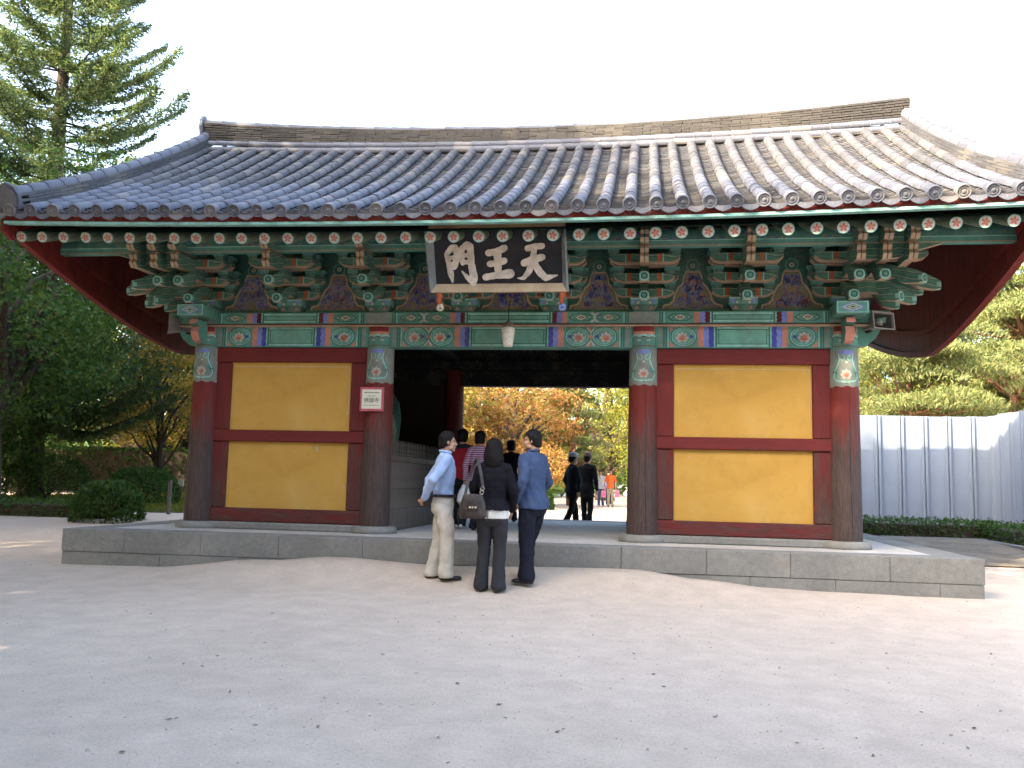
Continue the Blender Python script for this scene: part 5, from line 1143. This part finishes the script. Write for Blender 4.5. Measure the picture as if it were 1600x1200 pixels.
            e = -.02 if i == n2 else 0; vs.append(H((.076+tk+nz+e)*rr_*math.cos(az), -.01+(.095+tk+nz+e)*rr_*math.sin(az), z+tk*.7+nz))
    for i in range(n2):
        for j in range(n1): fs.append((i*n1+j, (i+1)*n1+j, (i+1)*n1+(j+1) % n1, i*n1+(j+1) % n1))
    fs.append(tuple(range(n1))); fin(MB().add(vs, fs, 0, True).mesh('hair', HAIR), 'hair')
    if hat:
        me = MB(); vs = []; fs = []; pr = [(1.1, .05), (1.13, .075), (1.08, .12), (.75, .15), (.25, .163), (0.01, .165)]
        for rr_, z in pr: vs += [H(.088*rr_*math.cos(a), -.005+.106*rr_*math.sin(a), z) for a in [2*math.pi*j/24 for j in range(24)]]
        for i in range(len(pr)-1): fs += [(i*24+j, i*24+(j+1) % 24, (i+1)*24+(j+1) % 24, (i+1)*24+j) for j in range(24)]
        me.add(vs, fs, 0, True); br = [H(.09*math.cos(a)*q, .0+(.105 if q < 1.05 else .20 if math.sin(a) > 0 else .11)*math.sin(a), .055-.02*(q-1)*6) for q in (1.0, 1.06) for a in [2*math.pi*j/24 for j in range(24)]]
        me.add(br, [(j, (j+1) % 24, 24+(j+1) % 24, 24+j) for j in range(24)], 0, True); fin(me.mesh('cap', cloth(hat)), 'cap')
    # upper garment
    z0 = .965 if tuck else top_len; t = Blob(); w0 = .142*B if female else .152*B
    rings = ([(0, -.012, z0, .184*B, .152*B), (0, -.008, max(z0+.04, .95), .176*B, .142*B)] if not tuck else [(0, sy(z0)-.002, z0, .150*B, .118*B)])+[ (0, sy(1.07), 1.07, w0, .113*B), (0, sy(1.18), 1.18, w0+.01*B, .118*B), (0, sy(1.30), 1.30, w0+.022*B, .122*B), (0, sy(1.39)-.005, 1.39, sh-.012, .107*B), (0, sy(1.44)-.008, 1.44, sh-.055, .085), (0, sy(1.475)-.008, 1.475, .085, .07), (0, sy(1.50)-.005, 1.50, .066, .064)]
    t.loft(rings)
    for s, e, w_ in ((-1, 'le', 'lw'), (1, 're', 'rw')):
        a = Vector((s*sh*.9, sy(1.405), 1.405)); E_ = Vector(P[e]); W_ = Vector(P[w_]); 
        if sleeve == 'long': t.chain([(s*.09, sy(1.42), 1.42), a, a.lerp(E_, .5), E_, E_.lerp(W_, .5), W_.lerp(E_, .03)], [.07, .068*B, .062*B, .053*B, .05*B, .042])
        else: t.chain([(s*.09, sy(1.42), 1.42), a, a.lerp(E_, .75)], [.07, .068*B, .062*B])
    fin(t.fuse('shirt', top, v2, 4, .011, (11, 11, 8), len(label)), 'shirt')
    if vest:
        t = Blob(); t.loft([(0, sy(z), z, rx*1.06, ry*1.07) for (cx, cy, z, rx, ry) in rings[:6]]+[(0, sy(1.43), 1.43, .13, .09)]); fin(t.fuse('vest', vest, v2, 3, .005), 'vest')
    if collar:
        me = MB(); cz = 1.505
        for zz_, q in ((0, 1),): me.tube([(.068*math.cos(a), -.004+sy(1.5)+.066*math.sin(a), cz+.012*math.cos(a-math.pi/2)*-1) for a in [2*math.pi*j/20+math.pi/2+.25 for j in range(19)]], .016, 8)
        fin(me.mesh('collar', collar), 'collar')
    if extra_top is not None:
        t = Blob(); t.loft([(0, -.01, .835, .177*B, .138*B), (0, -.008, .95, .168*B, .13*B)]); fin(t.fuse('shirt_hem', extra_top, v2, 3, .003), 'shirt_hem')
    # trousers
    t = Blob(); hw = .158*B*(1.03 if female else 1); t.loft([(0, 0, 1.0, .146*B, .108*B), (0, -.004, .94, hw*.98, .118*B), (0, -.012, .87, hw*1.02, .128*B), (0, -.01, .80, hw, .122*B), (0, 0, .755, hw*.86, .1*B)])
    for s, kn, an in ((-1, 'lk', 'la'), (1, 'rk', 'ra')):
        K_ = Vector(P[kn]); A_ = Vector(P[an]); hp = Vector((s*.083*B, -.003, .82)); t.chain([hp, hp.lerp(K_, .5), K_, K_.lerp(A_, .5), A_+Vector((0, -.005, -.02))], [.09*B, .084*B*leg, .07*B*leg, (.066*leg+hem)/2, hem])
    me = t.fuse('trousers', bottom, v2, 3, .0095, (9, 9, 8), 3+len(label)); co = np.empty(len(me.vertices)*3, np.float32); me.vertices.foreach_get('co', co); co = co.reshape(-1, 3)
    for an in ('la', 'ra'):      # flat hems that break over the shoe
        A_ = P[an]; m = np.hypot(co[:, 0]-A_[0], co[:, 1]-A_[1]) < .14; lo = A_[2]-.058; low_ = m & (co[:, 2] < A_[2]+.05)
        co[low_, 2] = np.maximum(co[low_, 2], lo+.12*np.maximum(0, co[low_, 1]-A_[1])); up = m & (co[:, 2] < A_[2]+.12); k_ = np.clip((A_[2]+.12-co[up, 2])/.14, 0, 1); co[up, :2] += (co[up, :2]-np.array(A_[:2]))*(.10*k_)[:, None]
    me.vertices.foreach_set('co', co.ravel()); me.update(); fin(me, 'trousers')
    if belt:
        me = MB(); pts = [((.166*B)*math.copysign(abs(math.cos(a))**.85, math.cos(a)), (.134*B)*math.copysign(abs(math.sin(a))**.85, math.sin(a))-.003, .98) for a in [2*math.pi*j/36 for j in range(36)]]; vs = [(x*q, y*q, z+dz) for dz in (-.018, .018) for q in (1.0,) for x, y, z in pts]; me.add(vs, [(j, (j+1) % 36, 36+(j+1) % 36, 36+j) for j in range(36)], 0, True); fin(me.mesh('belt', SHOE), 'belt')
    for s, an, tw in ((-1, 'la', 'lt'), (1, 'ra', 'rt')):
        A_ = Vector(P[an]); q = Matrix.Rotation(R(P[tw]), 3, 'Z'); f = Blob(); z = A_.z-.085
        for a, bq, rx, ry, zz_, rz_ in ((0, -.05, .036, .04, .035, .04), (0, .05, .042, .07, .03, .032), (0, .12, .044, .07, .026, .026), (0, .0, .036, .06, .05, .05)): f.ell(A_*Vector((1, 1, 0)).x*0+Vector((A_.x, A_.y, z+zz_))+q @ Vector((a, bq, 0)), (rx, ry, rz_), q)
        me = f.fuse('shoe', shoes or SHOE, .006, 2)
        co = np.empty(len(me.vertices)*3, np.float32); me.vertices.foreach_get('co', co); co = co.reshape(-1, 3); co[:, 2] = np.maximum(co[:, 2], z+.001); me.vertices.foreach_set('co', co.ravel()); fin(me, 'shoe')
    return o
def gz(x, y): return (x, y, ground(x, y)-.002)
# three people talking on the sand before the platform
person('person in light blue shirt and cream trousers, hands clasped behind back', gz(-.44, -1.95), R(-72), 1.70, cloth((.36, .48, .72)), cloth((.56, .53, .46)), dict(le=(-.27, -.15, 1.17), lw=(-.06, -.215, .965), re=(.275, -.15, 1.17), rw=(.06, -.235, .95), lhd=(.7, -.25, -.45), rhd=(-.6, -.4, -.5), lpn=(0, -1, .3), rpn=(0, 1, 0), la=(-.09, -.1, .085), lk=(-.09, -.02, .5), ra=(.1, .05, .085), rk=(.095, .045, .5), lean=.02, curl=.6), hair='short', belt=True, collar=cloth((.36, .48, .72)), head_yaw=6, build=1.05, hem=.09, leg=1.2)
person('person in dark jacket and grey trousers seen from behind with shoulder length hair', gz(.195, -2.28), R(-3), 1.68, cloth((.008, .0085, .013)), cloth((.036, .037, .043)), dict(le=(-.235, .02, 1.15), lw=(-.15, .2, 1.05), re=(.245, .0, 1.14), rw=(.20, .14, .93), la=(-.115, .0, .085), ra=(.095, -.02, .085), lt=12, rt=-8, lean=.0), hair='long', tuck=False, top_len=.93, female=True, extra_top=cloth((.62, .62, .58)), hem=.084, build=1.1, head_yaw=0)
person('person in slate blue jacket and navy trousers facing the others, hand at pocket', gz(.60, -1.98), R(62), 1.73, cloth((.055, .085, .165)), cloth((.013, .015, .026)), dict(le=(-.275, -.06, 1.16), lw=(-.22, .08, .93), re=(.27, -.04, 1.15), rw=(.2, .12, .95), lhd=(.1, .35, -.8), la=(-.12, -.03, .085), lk=(-.1, .0, .5), ra=(.11, .16, .085), rk=(.1, .1, .5), lt=15), hair='short', tuck=False, top_len=.84, head_yaw=26, build=1.12, hem=.086, leg=1.12, collar=cloth((.055, .085, .165)))
# visitors inside and beyond the passage
person('person in red vest with dark sleeves walking into the passage', (-.98, 1.75, .0), R(-6), 1.55, cloth((.03, .03, .04)), cloth((.02, .02, .028)), dict(lk=(-.09, .08, .5), la=(-.09, .1, .085), rk=(.09, .03, .5), ra=(.09, -.2, .11)), fine=False, tuck=False, vest=cloth((.42, .025, .04)), hair='perm', shoes=SNEAK)
person('person in purple and pink striped shirt carrying a white plastic bag', (-.63, 1.35, .0), R(4), 1.50, cloth((.2, .085, .18), stripes=(.5, .36, .42)), cloth((.015, .016, .025)), dict(lk=(-.09, .1, .5), la=(-.09, .08, .085), rk=(.09, .0, .5), ra=(.08, -.16, .1), lw=(-.25, .02, .88)), fine=False, tuck=False, hair='perm', female=True, build=1.08)
person('person in pale grey shirt half hidden behind the slate jacket', (-.16, 4.3, .0), R(-10), 1.52, cloth((.42, .43, .46)), cloth((.02, .02, .03)), None, fine=False, tuck=False, hair='perm', female=True)
person('person in black top hidden behind the shoulder length hair', (-.62, 4.6, .0), R(10), 1.52, cloth((.02, .02, .022)), cloth((.02, .02, .03)), None, fine=False, tuck=False, hair='perm', female=True)
person('person with light grey cap and white sneakers striding across the passage', gz(.36, 7.0), R(-62), 1.64, cloth((.014, .017, .024)), cloth((.01, .01, .012)), dict(lk=(-.09, .12, .5), la=(-.09, .16, .085), rk=(.09, -.05, .5), ra=(.09, -.24, .12), le=(-.24, -.08, 1.14), re=(.25, .05, 1.15)), fine=False, tuck=False, hat=(.42, .42, .43), shoes=SNEAK, hem=.075)
person('person with brown cap and long black coat beside the light grey cap', gz(.60, 8.2), R(-28), 1.68, cloth((.012, .012, .013)), cloth((.01, .01, .012)), dict(la=(-.1, .08, .085), ra=(.1, -.06, .085)), fine=False, tuck=False, top_len=.72, hat=(.2, .13, .09), shoes=SNEAK)
person('person in white shirt with a strap walking far down the path', gz(-.05, 29), R(172), 1.62, cloth((.62, .63, .66)), cloth((.06, .1, .22)), None, fine=False, tuck=False, sleeve='short', hair='short', shoes=SNEAK)
person('person in orange shirt with pink bags far down the path', gz(.42, 28), R(185), 1.64, cloth((.62, .13, .03)), cloth((.36, .29, .2)), dict(lk=(-.09, .08, .5)), fine=False, tuck=False, sleeve='short', hair='short')
person('person in dark blue walking behind the white shirt on the path', gz(.16, 33), R(175), 1.6, cloth((.04, .05, .12)), cloth((.03, .03, .05)), None, fine=False, tuck=False, hair='short')
# bags
def bag_mesh(b, name, mat, parent, vox=.008, fold=.004): return inst(name, b.fuse(name, mat, vox, 4, fold), parent)
LEA = simple('brown_leather', (.035, .026, .022), .42, .35, 8, .2, 60, spec=.45); MET = simple('buckle_metal', (.5, .5, .48), .25, .1, 5, 0, metal=.9, spec=.5)
gx_, gy_ = .175, -2.30; zb = ground(gx_, gy_)
hb = empty('handbag', (gx_-.17, gy_-.17, zb+.80), R(10)); tag(hb, 'dark brown leather shoulder bag with metal buckle', 'handbag')
b = Blob(); b.loft([(0, 0, 0, .13, .05), (0, 0, .03, .155, .06), (0, 0, .12, .15, .058), (.0, 0, .2, .13, .045), (0, 0, .27, .1, .03)]); bag_mesh(b, 'pouch', LEA, hb)
b = Blob(); b.loft([(0, -.052, .02, .085, .02), (0, -.058, .06, .1, .022), (0, -.056, .12, .09, .02)]); bag_mesh(b, 'pocket', LEA, hb)
MB().prism([(-.06, .1), (.06, .1), (.055, .145), (0, .16), (-.055, .145)], -.085, -.075, ((1, 0, 0), (0, 0, 1), (0, 1, 0))).build('flap', LEA, hb)
for x in (-.03, .0, .03): MB().bbox((x-.011, -.094, .115), (x+.011, -.086, .137), .002).build('buckle', MET, hb)
for s in (-1, 1): MB().tube([(s*.155, -.01, .1+.01*k) if k < 3 else (s*.155, -.01, .1) for k in range(2)]+[(s*.165, -.015, .02), (s*.15, -.02, -.02)], .005, 6).build('tassel', LEA, hb)
st = MB(); pts = [(.09, -.015, .26), (.105, -.03, .36), (.085, -.012, .48), (.055, .03, .6), (.04, .09, .668), (.03, .16, .66), (.0, .2, .6), (-.05, .17, .45), (-.08, .06, .3), (-.09, .0, .25)]
for p, q in zip(pts, pts[1:]):
    p, q = Vector(p), Vector(q); t_ = (q-p).normalized(); sd = Vector((1, .2, 0)).normalized()*.017; nn_ = t_.cross(sd).normalized()*.003; st.add([p-sd+nn_, p+sd+nn_, q+sd+nn_, q-sd+nn_, p-sd-nn_, p+sd-nn_, q+sd-nn_, q-sd-nn_], [(0, 1, 2, 3), (7, 6, 5, 4), (0, 4, 5, 1), (1, 5, 6, 2), (2, 6, 7, 3), (3, 7, 4, 0)])
st.build('strap', LEA, hb)
for x, z in ((.095, .29), (.1, .33)): MB().tube([(x+.02*math.cos(a), -.03, z+.024*math.sin(a)) for a in [R(30*j) for j in range(13)]], .004, 6).build('ring', MET, hb)
pb = empty('plastic_bag', (-.85, 1.36, .38)); tag(pb, 'white plastic carrier bag held by the striped shirt walker', 'bag'); PLW = simple('white_plastic', (.62, .66, .7), .35, .12, 14, .3, 30)
b = Blob(); b.loft([(0, 0, 0, .08, .04), (0, 0, .05, .115, .07), (0, 0, .16, .11, .065), (.01, 0, .26, .07, .04), (.01, 0, .30, .05, .025)]); bag_mesh(b, 'sack', PLW, pb, .009, .009); MB().tube([(-.02, 0, .28), (.0, 0, .36), (.03, 0, .37), (.045, 0, .28)], .011, 6).build('handle', PLW, pb)
PNK = simple('pink_bag', (.6, .18, .3), .6, .2, 8, .1)
for s in (-1, 1):
    p = gz(.42+s*.3, 27.95); k = empty('carrier_bag', (p[0], p[1], p[2]+.42)); tag(k, 'small pink bag hanging from a hand of the orange shirt walker', 'bag', 'pink bags far down the path'); b = Blob(); b.loft([(0, 0, 0, .1, .06), (0, 0, .25, .11, .06), (0, 0, .3, .09, .04)]); bag_mesh(b, 'sack', PNK, k, .012, .004); MB().tube([(-.05, 0, .28), (0, 0, .42), (.05, 0, .28)], .01, 6).build('handle', PNK, k)
